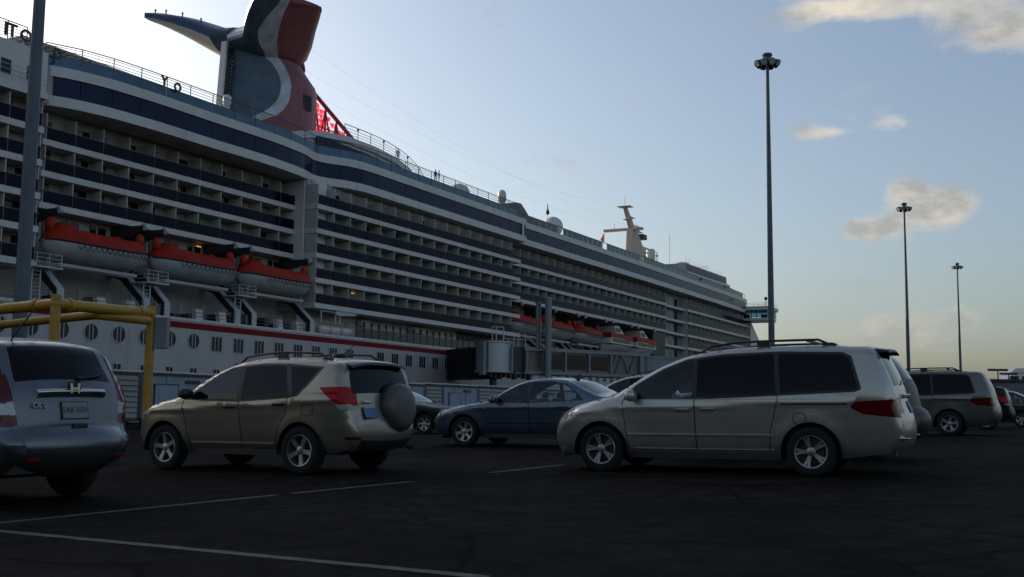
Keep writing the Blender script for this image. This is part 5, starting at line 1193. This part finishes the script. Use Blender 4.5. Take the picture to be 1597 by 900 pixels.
VAN = dict(W=.975, xf=1.5, xr=-1.5, R=.335, Ra=.40, zs=.24, rim=.222, nsp=5, twin=True, belt=(1.0, 1.10), tum=.20, tf=.15, lf=1.1, tr=.06, lr=.6, seat_x=.55, dash_x=1.15, rows=2,
  keys=[(2.24, .22, .16, .12), (2.31, .42, .2, .15), (2.31, .58, .22, .16), (2.24, .74, .22, .14), (2.08, .86, .18, .10), (1.75, .98, .12, .06), (1.45, 1.065, .10, .05), (1.25, 1.13, .08, .05), (.95, 1.31, .055, .05), (.58, 1.51, .06, .05), (.22, 1.65, .075, .04), (-.3, 1.735, .09, .03), (-1.2, 1.77, .09, .025), (-2.0, 1.75, .09, .03), (-2.34, 1.70, .09, .04), (-2.46, 1.48, .10, .05), (-2.57, 1.18, .12, .06), (-2.62, .95, .14, .06), (-2.68, .74, .15, .08), (-2.67, .46, .14, .08), (-2.54, .32, .12, .06)],
  side=[('front_window', [(1.02, 1.055), (.80, 1.245), (.52, 1.42), (.25, 1.545), (.12, 1.585), (.12, 1.075)], .03), ('window0', [(.05, 1.075), (.05, 1.60), (-.3, 1.64), (-1.02, 1.665), (-1.06, 1.12)], .03), ('window1', [(-1.12, 1.125), (-1.08, 1.665), (-1.9, 1.645), (-2.02, 1.60), (-2.14, 1.20), (-2.10, 1.165)], .04),
        ('window_trim', [(1.14, 1.04), (.95, 1.245), (.55, 1.475), (.2, 1.61), (-.3, 1.675), (-1.1, 1.70), (-1.95, 1.675), (-2.06, 1.62), (-2.19, 1.17), (-2.1, 1.135), (0, 1.045)], .03),
        ('tail_lamp_dark', [(-2.02, .93), (-2.10, 1.01), (-2.8, 1.05), (-2.8, .78), (-2.2, .84)], .04), ('headlight', [(2.5, .80), (1.92, .93), (1.94, .85), (2.10, .72), (2.5, .66)], .03)],
  doors=[('door0', [(1.08, .33), (1.15, .98), (1.12, 1.05), (.085, 1.06), (.085, .33)]), ('door1', [(.08, .33), (.08, 1.06), (-1.09, 1.10), (-1.02, .82), (-.96, .6), (-.94, .33)]), ('fuel_door', [(-1.28, .86), (-1.44, .86), (-1.46, .72), (-1.28, .70)])],
  strip=[('windscreen', [(7.1, -.92), (9.9, -.93), (9.9, .93), (7.1, .92)]), ('rear_window', [(14.15, -.90), (15.9, -.92), (15.9, .92), (14.15, .90)]), ('tail_lamp_dark', [(16.55, .66), (17.5, .72), (17.5, 1.01), (16.55, 1.01)]), ('tail_lamp_dark', [(16.55, -.66), (16.55, -1.01), (17.5, -1.01), (17.5, -.72)]), ('headlight', [(2.9, .52), (4.0, .56), (4.0, 1.01), (2.7, 1.01)]), ('headlight', [(2.9, -.52), (2.7, -1.01), (4.0, -1.01), (4.0, -.56)]), ('grille', [(2.4, -.42), (3.3, -.42), (3.3, .42), (2.4, .42)]), ('grille', [(.5, -.6), (1.4, -.6), (1.4, .6), (.5, .6)])],
  handles=[(.26, .895), (-.10, .905)], bars=[('side_moulding', -1.0, 1.08, .52, .565, .018), ('sliding_rail', -2.0, -1.12, .965, .99, .004), ('sill_strip', -1.0, 1.0, .32, .35, .012), ('chrome_strip', -2.08, 1.0, 1.040, 1.052, .004)], mirror=(.98, 1.02), rails=(-1.75, .05, .66), crossbars=(-.2, -1.45))
SEDAN = dict(W=.915, xf=1.365, xr=-1.365, R=.325, Ra=.385, zs=.22, rim=.215, nsp=6, twin=False, belt=(.92, .97), tum=.34, tf=.16, lf=1.0, tr=.10, lr=.8, seat_x=.12, dash_x=.65, rows=1, seat_h=.80,
  keys=[(2.18, .20, .16, .12), (2.27, .38, .2, .17), (2.28, .52, .2, .18), (2.20, .68, .2, .15), (2.02, .77, .15, .09), (1.55, .87, .10, .05), (1.10, .94, .09, .05), (.80, .985, .07, .05), (.42, 1.19, .05, .05), (.02, 1.375, .055, .05), (-.32, 1.45, .07, .03), (-.78, 1.455, .07, .03), (-1.12, 1.395, .06, .04), (-1.52, 1.21, .06, .05), (-1.85, 1.085, .08, .05), (-2.20, 1.06, .09, .05), (-2.41, 1.02, .12, .07), (-2.47, .84, .15, .10), (-2.50, .62, .16, .10), (-2.48, .40, .15, .09), (-2.38, .29, .12, .06)],
  side=[('front_window', [(.62, .965), (.40, 1.115), (.10, 1.285), (-.12, 1.355), (-.20, 1.37), (-.20, .975)], .03), ('front_window0', [(-.27, .975), (-.27, 1.375), (-.7, 1.38), (-.95, 1.345), (-1.06, .995)], .03), ('front_window1', [(-1.11, 1.0), (-1.0, 1.335), (-1.12, 1.295), (-1.38, 1.10), (-1.44, 1.02)], .02),
        ('window_trim', [(.70, .95), (.40, 1.145), (.08, 1.315), (-.2, 1.395), (-.72, 1.405), (-1.1, 1.345), (-1.40, 1.13), (-1.53, 1.0), (-.2, .95)], .02), ('headlight', [(2.4, .74), (1.95, .80), (1.92, .73), (2.06, .64), (2.4, .58)], .02), ('taillight', [(-2.2, .98), (-2.6, .98), (-2.6, .74), (-2.3, .76)], .02)],
  doors=[('door0', [(.78, .30), (.86, .90), (.74, .95), (-.235, .96), (-.235, .30)]), ('door1', [(-.24, .30), (-.24, .96), (-1.10, .985), (-1.16, .80), (-.92, .52), (-.88, .30)])],
  strip=[('windscreen', [(7.15, -.90), (9.9, -.92), (9.9, .92), (7.15, .90)]), ('rear_window', [(11.9, -.90), (13.75, -.90), (13.75, .90), (11.9, .90)]), ('headlight', [(2.8, .55), (4.0, .60), (4.0, 1.01), (2.7, 1.01)]), ('headlight', [(2.8, -.55), (2.7, -1.01), (4.0, -1.01), (4.0, -.60)]), ('grille', [(2.5, -.4), (3.3, -.4), (3.3, .4), (2.5, .4)]), ('grille', [(.4, -.6), (1.4, -.6), (1.4, .6), (.4, .6)]), ('taillight', [(16.1, .55), (17.2, .58), (17.2, 1.01), (16.1, 1.01)]), ('taillight', [(16.1, -.55), (16.1, -1.01), (17.2, -1.01), (17.2, -.58)])],
  handles=[(-.05, .86), (-.98, .87)], bars=[('rub_strip', -.85, .75, .50, .53, .008)], mirror=(.55, .945), rails=None)
SUV2 = dict(W=.91, xf=1.31, xr=-1.31, R=.345, Ra=.40, zs=.30, rim=.22, nsp=5, twin=False, belt=(1.04, 1.12), tum=.24, tf=.13, lf=.9, tr=.09, lr=.7, seat_x=.1, dash_x=.7, rows=1,
  keys=[(2.05, .28, .16, .10), (2.13, .48, .18, .13), (2.13, .66, .20, .15), (2.06, .84, .20, .14), (1.88, .95, .15, .10), (1.5, 1.04, .11, .05), (1.1, 1.12, .10, .05), (.92, 1.165, .08, .05), (.55, 1.35, .055, .05), (.18, 1.525, .06, .05), (-.15, 1.62, .075, .035), (-.55, 1.675, .09, .03), (-1.1, 1.675, .09, .03), (-1.6, 1.625, .10, .04), (-1.80, 1.58, .11, .05), (-1.96, 1.36, .14, .09), (-2.10, 1.12, .15, .10), (-2.14, .95, .15, .10), (-2.17, .80, .15, .10), (-2.27, .70, .15, .12), (-2.30, .60, .15, .12), (-2.25, .48, .14, .11), (-2.10, .36, .12, .08)],
  side=[('front_window', [(.75, 1.10), (.52, 1.245), (.20, 1.42), (-.05, 1.52), (-.2, 1.545), (-.2, 1.08)], .03), ('window0', [(-.28, 1.08), (-.28, 1.55), (-.7, 1.565), (-1.05, 1.55), (-1.12, 1.13)], .03), ('window1', [(-1.18, 1.135), (-1.10, 1.55), (-1.45, 1.51), (-1.66, 1.30), (-1.62, 1.17)], .05),
        ('window_trim', [(.86, 1.085), (.5, 1.29), (.18, 1.46), (-.1, 1.56), (-.7, 1.60), (-1.1, 1.585), (-1.5, 1.54), (-1.74, 1.29), (-1.68, 1.13), (-.2, 1.05)], .03),
        ('taillight', [(-1.78, 1.50), (-2.3, 1.50), (-2.3, 1.05), (-1.93, 1.05)], .02), ('reverse_light', [(-1.95, 1.05), (-2.3, 1.05), (-2.3, .94), (-1.99, .94)], .01), ('taillight1', [(-1.99, .94), (-2.4, .94), (-2.4, .82), (-2.02, .82)], .01), ('headlight', [(2.3, .92), (1.65, 1.0), (1.75, .9), (2.3, .74)], .03), ('cladding', [(-1.72, .64), (-2.5, .64), (-2.5, .2), (-1.72, .2)], .02)],
  doors=[('door0', [(.8, .38), (.88, 1.04), (-.24, 1.06), (-.24, .38)]), ('door1', [(-.245, .38), (-.245, 1.06), (-1.15, 1.10), (-1.05, .85), (-.88, .62), (-.82, .38)])],
  strip=[('windscreen', [(7.15, -.90), (9.9, -.92), (9.9, .92), (7.15, .90)]), ('rear_window', [(14.12, -.84), (15.55, -.86), (15.55, .86), (14.12, .84)]), ('taillight', [(15.2, .95), (16.35, .92), (16.35, 1.01), (15.2, 1.01)]), ('taillight', [(15.2, -.95), (15.2, -1.01), (16.35, -1.01), (16.35, -.92)]), ('reverse_light', [(16.35, .92), (17.1, .92), (17.1, 1.01), (16.35, 1.01)]), ('reverse_light', [(16.35, -.92), (16.35, -1.01), (17.1, -1.01), (17.1, -.92)]), ('taillight1', [(17.1, .92), (17.8, .92), (17.8, 1.01), (17.1, 1.01)]), ('taillight1', [(17.1, -.92), (17.1, -1.01), (17.8, -1.01), (17.8, -.92)]),
         ('cladding', [(20.0, -1.01), (22, -1.01), (22, 1.01), (20.0, 1.01)]), ('headlight', [(3.0, .55), (4.1, .6), (4.1, 1.01), (2.9, 1.01)]), ('headlight', [(3.0, -.55), (2.9, -1.01), (4.1, -1.01), (4.1, -.6)]), ('grille', [(2.3, -.5), (3.4, -.5), (3.4, .5), (2.3, .5)])],
  handles=[(-.08, .95), (-1.0, .98)], bars=[], mirror=(.68, 1.09), rails=None)
for d_ in (SUV2,): d_['keys'] = [(x, z if z < 1.0 else 1+(z-1)*1.10, r_, c_) for x, z, r_, c_ in d_['keys']]; d_['side'] = [(k, [(x, z if z < 1.0 else 1+(z-1)*1.10) for x, z in p_], q_) for k, p_, q_ in d_['side']]
K_SUV, K_VAN, K_SEDAN, K_SUV2 = build_car(SUV), build_car(VAN), build_car(SEDAN), build_car(SUV2)

def plate(r_, kind, kf, v, w, h, m, txt, sub=None):
    p = kind['S3'](kf, v); q = kind['S3'](kf-.15, v); t = Vector((q[0]-p[0], 0, q[2]-p[2])).normalized(); nn = Vector((-abs(t.z), 0, t.x if t.z > 0 else -t.x)).normalized()
    if nn.x > 0: nn = -nn
    up = t if t.z > 0 else -t; right = Vector((0, -1, 0))
    fr_ = Matrix(((right.x, up.x, nn.x, p[0]+nn.x*.012), (right.y, up.y, nn.y, p[1]), (right.z, up.z, nn.z, p[2]+nn.z*.012), (0, 0, 0, 1)))
    a = MB(); a.box(-w/2-.012, w/2+.012, -h/2-.012, h/2+.012, -.012, .0); o = child(r_, 'licence_plate', a, M['plastic'], bev=.004); o.matrix_local = fr_
    a = MB(); a.box(-w/2, w/2, -h/2, h/2, 0, .004); child(o, 'plate_face', a, m)
    if txt:
        k = link('plate_text', text_mesh(txt, h*.50, .0015, .001), o, M['dark_steel']); k.location = (0, 0, .0055)
    return o, fr_
# beige SUV with a spare wheel on its tail door
TH = R(60.5); p = root_from_contact(467, 741, K_SUV, TH)
M['paint_beige'] = paint('paint_beige', (.31, .272, .208), .65, .32)
c1 = place_car(K_SUV, 'compact_suv', M['paint_beige'], 'beige metallic SUV with covered spare wheel on its tail door', 'SUV', p, TH, over={'sill_strip': M['paint_beige']})
a = MB(); a.lathe([(.01, .135), (.24, .135), (.30, .12), (.345, .07), (.36, 0), (.36, -.10), (.34, -.12), (.01, -.12)], 40, (0, 0, 0), 'x')
o = child(c1, 'spare_wheel_cover', a, mat('cover_beige', (.065, .058, .048), .38, var=.1), True); o.rotation_euler = (0, R(-4), math.pi); o.location = (-2.27, -.22, .94)
a = MB(); a.lathe([(.362, -.10), (.375, -.07), (.375, -.02), (.362, .0)], 40, (0, 0, 0), 'x'); child(o, 'cover_band', a, M['plastic'], True)
a = MB(); rg = []
for v in np.linspace(-.93, .93, 15):
    q = K_SUV['S3'](13.9, v); dr = .03*abs(v)**3; rg.append([(q[0]+.05, q[1], q[2]+.005), (q[0]-.14, q[1], q[2]-.015-dr), (q[0]-.15, q[1], q[2]-.055-dr), (q[0]-.05, q[1], q[2]-.05)])
a.loft(rg); child(c1, 'spoiler', a, M['trim'], bev=.008)
plate(c1, K_SUV, 17.15, .55, .30, .15, M['plate_blue'], None)
a = MB(); q = K_SUV['S3'](16.3, .60); a.box(q[0]-.04, q[0]+.01, q[1]-.09, q[1]+.09, q[2]-.02, q[2]+.02); child(c1, 'tail_door_handle', a, M['chrome'], bev=.01)
a = MB(); q = K_SUV['S3'](16.75, .62); a.box(q[0]-.012, q[0]+.01, q[1]-.05, q[1]+.05, q[2]-.012, q[2]+.012); child(c1, 'badge', a, M['chrome'], bev=.004)
a = MB(); a.tube((-2.2, -.55, .36), (-2.32, -.56, .35), .03, n=12); child(c1, 'exhaust_pipe', a, M['dark_steel'])
a = MB(); a.lathe([(.10, .0), (.12, .02), (.10, .06), (.02, .075)], 14, (-1.35, .0, 1.68)); a.tube((-1.38, 0, 1.70), (-1.62, 0, 1.86), .008, n=6); child(c1, 'antenna', a, M['trim'])
# silver minivan
TH = R(65.5); p = root_from_contact(1266, 744, K_VAN, TH)
M['paint_silver'] = paint('paint_silver', (.43, .405, .36), .65, .31)
c2 = place_car(K_VAN, 'minivan', M['paint_silver'], 'silver minivan with roof rails and dark rear windows, front towards the blue sedan', 'minivan', p, TH, over={'door_handle': M['paint_silver'], 'side_moulding': M['paint_silver'], 'sill_strip': M['paint_silver'], 'mirror': M['paint_silver']})
a = MB(); rg = []
for v in np.linspace(-.93, .93, 15):
    q = K_VAN['S3'](13.9, v); rg.append([(q[0]+.10, q[1], q[2]+.006), (q[0]-.20, q[1], q[2]-.03), (q[0]-.22, q[1], q[2]-.065), (q[0]-.02, q[1], q[2]-.06)])
a.loft(rg); child(c2, 'spoiler', a, M['trim'], bev=.008)
plate(c2, K_VAN, 17.2, .0, .30, .15, M['plate_blue'], None)
a = MB(); q = K_VAN['S3'](16.5, 0); a.box(q[0]-.03, q[0]+.02, -.45, .45, q[2]-.025, q[2]+.03); child(c2, 'tail_garnish', a, M['chrome'], bev=.01)
for sg in (1, -1): a = MB(); a.box(-2.76, -2.5, sg*.74-.10, sg*.74+.06, .51, .53); child(c2, 'bumper_step', a, M['chrome'], bev=.008)
a = MB(); q0, q1 = K_VAN['S3'](15.85, .1), K_VAN['S3'](15.6, -.55); a.tube((q0[0]-.03, q0[1], q0[2]), (q1[0]-.03, q1[1], q1[2]), .012, n=6); child(c2, 'rear_wiper', a, M['trim'])
# blue sedan
TH = R(63); p = root_from_contact(724, 696, K_SEDAN, TH, 'front')
M['paint_blue'] = paint('paint_blue', (.085, .115, .16), .6, .28)
c3 = place_car(K_SEDAN, 'sedan', M['paint_blue'], 'blue grey sedan parked between the beige SUV and the silver minivan', 'sedan', p, TH, over={'door_handle': M['paint_blue'], 'mirror': M['paint_blue']})
a = MB(); q = K_SEDAN['S3'](11.6, 0); a.prism([(q[0]+.10, q[2]-.01), (q[0]-.06, q[2]-.01), (q[0]-.08, q[2]+.10), (q[0]-.04, q[2]+.10)], -.012, .012, 'y'); child(c3, 'antenna', a, M['trim'])
# silver SUV at the left edge, seen from behind
TH = R(62)
p = root_from_contact(118, 772, K_SUV2, TH, 'rear', -1)
M['paint_grey'] = paint('paint_grey', (.115, .120, .135), .6, .33)
c4 = place_car(K_SUV2, 'suv', M['paint_grey'], 'silver grey SUV at the left edge seen from behind, tall tail lights', 'SUV', p, TH, over={'taillight': M['dark_red_lens'], 'reverse_light': M['rim']})
q = K_SUV2['S3'](16.75, 0); a = MB(); rg = []
for v in np.linspace(-.60, .60, 15):
    q = K_SUV2['S3'](15.98, v); rg.append([(q[0]+.01, q[1], q[2]-.055), (q[0]-.035, q[1], q[2]-.05), (q[0]-.045, q[1], q[2]+.01), (q[0]-.02, q[1], q[2]+.035), (q[0]+.01, q[1], q[2]+.035)])
a.loft(rg); gar = child(c4, 'tail_garnish', a, M['chrome'], bev=.006)
q = K_SUV2['S3'](15.88, 0); a = MB()
a.prism([(-.058, -.05), (-.034, -.05), (-.026, -.012), (.026, -.012), (.034, -.05), (.058, -.05), (.066, .055), (.036, .055), (.030, .012), (-.030, .012), (-.036, .055), (-.066, .055)], 0, .014, 'z')
em = child(c4, 'tail_emblem', a, M['chrome'], bev=.003); em.matrix_local = Matrix(((0, .0, -1, q[0]-.048), (-1, 0, 0, 0), (0, 1, 0, q[2]+.0), (0, 0, 0, 1)))
a = MB(); a.prism(round_poly([(-.082, -.066), (.082, -.066), (.092, .07), (-.092, .07)], .03), 0, .006, 'z'); eb = child(c4, 'emblem_base', a, M['trim']); eb.matrix_local = Matrix(((0, .0, -1, q[0]-.042), (-1, 0, 0, 0), (0, 1, 0, q[2]), (0, 0, 0, 1)))
plate(c4, K_SUV2, 16.95, 0, .32, .165, M['plate_white'], '1AB 5551')
for txt, v, sz in (('CR-V', .58, .065),):
    q = K_SUV2['S3'](16.35, v); o = link('badge', text_mesh(txt, sz*1.1, .010, .0005), c4, M['rim']); o.matrix_local = Matrix(((0, .25, -1, q[0]-.034), (-1, 0, 0, q[1]), (0, 1, 0, q[2]-.06), (0, 0, 0, 1)))
a = MB(); q0, q1 = K_SUV2['S3'](15.5, -.18), K_SUV2['S3'](15.25, -.70); m0 = K_SUV2['S3'](15.42, -.45); pts = [(q0[0]-.03, q0[1], q0[2]), (m0[0]-.035, m0[1], m0[2]), (q1[0]-.03, q1[1], q1[2])]; a.path(pts, .012, 6); a.ball(pts[0], .03, 10, 8); child(c4, 'rear_wiper', a, M['trim'])
for sg in (1, -1):
    q = K_SUV2['S3'](20.8, sg*.86); a = MB(); a.box(q[0]-.02, q[0]+.02, q[1]-.09, q[1]+.09, q[2]-.02, q[2]+.02); child(c4, 'reflector', a, M['dark_red_lens'], bev=.006)
a = MB(); q = K_SUV2['S3'](18.7, 0); a.box(q[0]-.02, q[0]+.02, -.09, .09, q[2]-.02, q[2]+.025); child(c4, 'hatch_pull', a, M['black'], bev=.008)
a = MB(); q = K_SUV2['S3'](14.5, .3); a.tube((-1.6, .35, 1.66), (-1.95, .35, 1.98), .008, n=6); a.lathe([(.05, 1.63), (.045, 1.69), (.01, 1.70)], 10, (-1.6, .35, 0)); child(c4, 'antenna', a, M['trim'])
# vehicles behind
def bg(kind, name, m, label, cat, px, d, th, scale=1.0, over=None):
    dr = pix_dir(px, 640); x = dr.x/dr.y*d; return place_car(kind, name, m, label, cat, (x, d, ground_z(x, d)), R(th), over=over, scale=scale)
M['paint_dark'] = mat('paint_dark', (.010, .011, .012), .45, coat=.12, spec=.2); M['paint_white'] = mat('paint_white', (.38, .38, .37), .35, coat=.6, var=.05); M['paint_pale'] = paint('paint_pale', (.14, .135, .13), .55, .36); M['paint_green'] = paint('paint_green', (.03, .045, .04), .4, .3)
bg(K_SUV2, 'suv', M['paint_dark'], 'dark SUV parked on the far side of the silver minivan', 'SUV', 1218, 20.0, 64, 1.05, over={'taillight': M['dark_red_lens'], 'reverse_light': M['trim']})
bg(K_VAN, 'minivan', M['paint_pale'], 'dull grey minivan behind the dark SUV at the right', 'minivan', 1398, 31.0, 63, .97)
bg(K_VAN, 'minivan', M['paint_white'], 'white minivan roof showing between the blue sedan and the silver minivan', 'minivan', 1000, 33.5, 63, 1.0)
bg(K_SUV, 'suv', M['paint_dark'], 'dark SUV right of the dull grey minivan', 'SUV', 1482, 40, 63, .92)
bg(K_SEDAN, 'sedan', M['paint_green'], 'dark car at the right edge below the grey shed', 'sedan', 1538, 46, 63, 1.0)
bg(K_SEDAN, 'sedan', M['paint_dark'], 'dark car nose showing right of the beige SUV spare wheel', 'sedan', 628, 37, -117, 1.0)
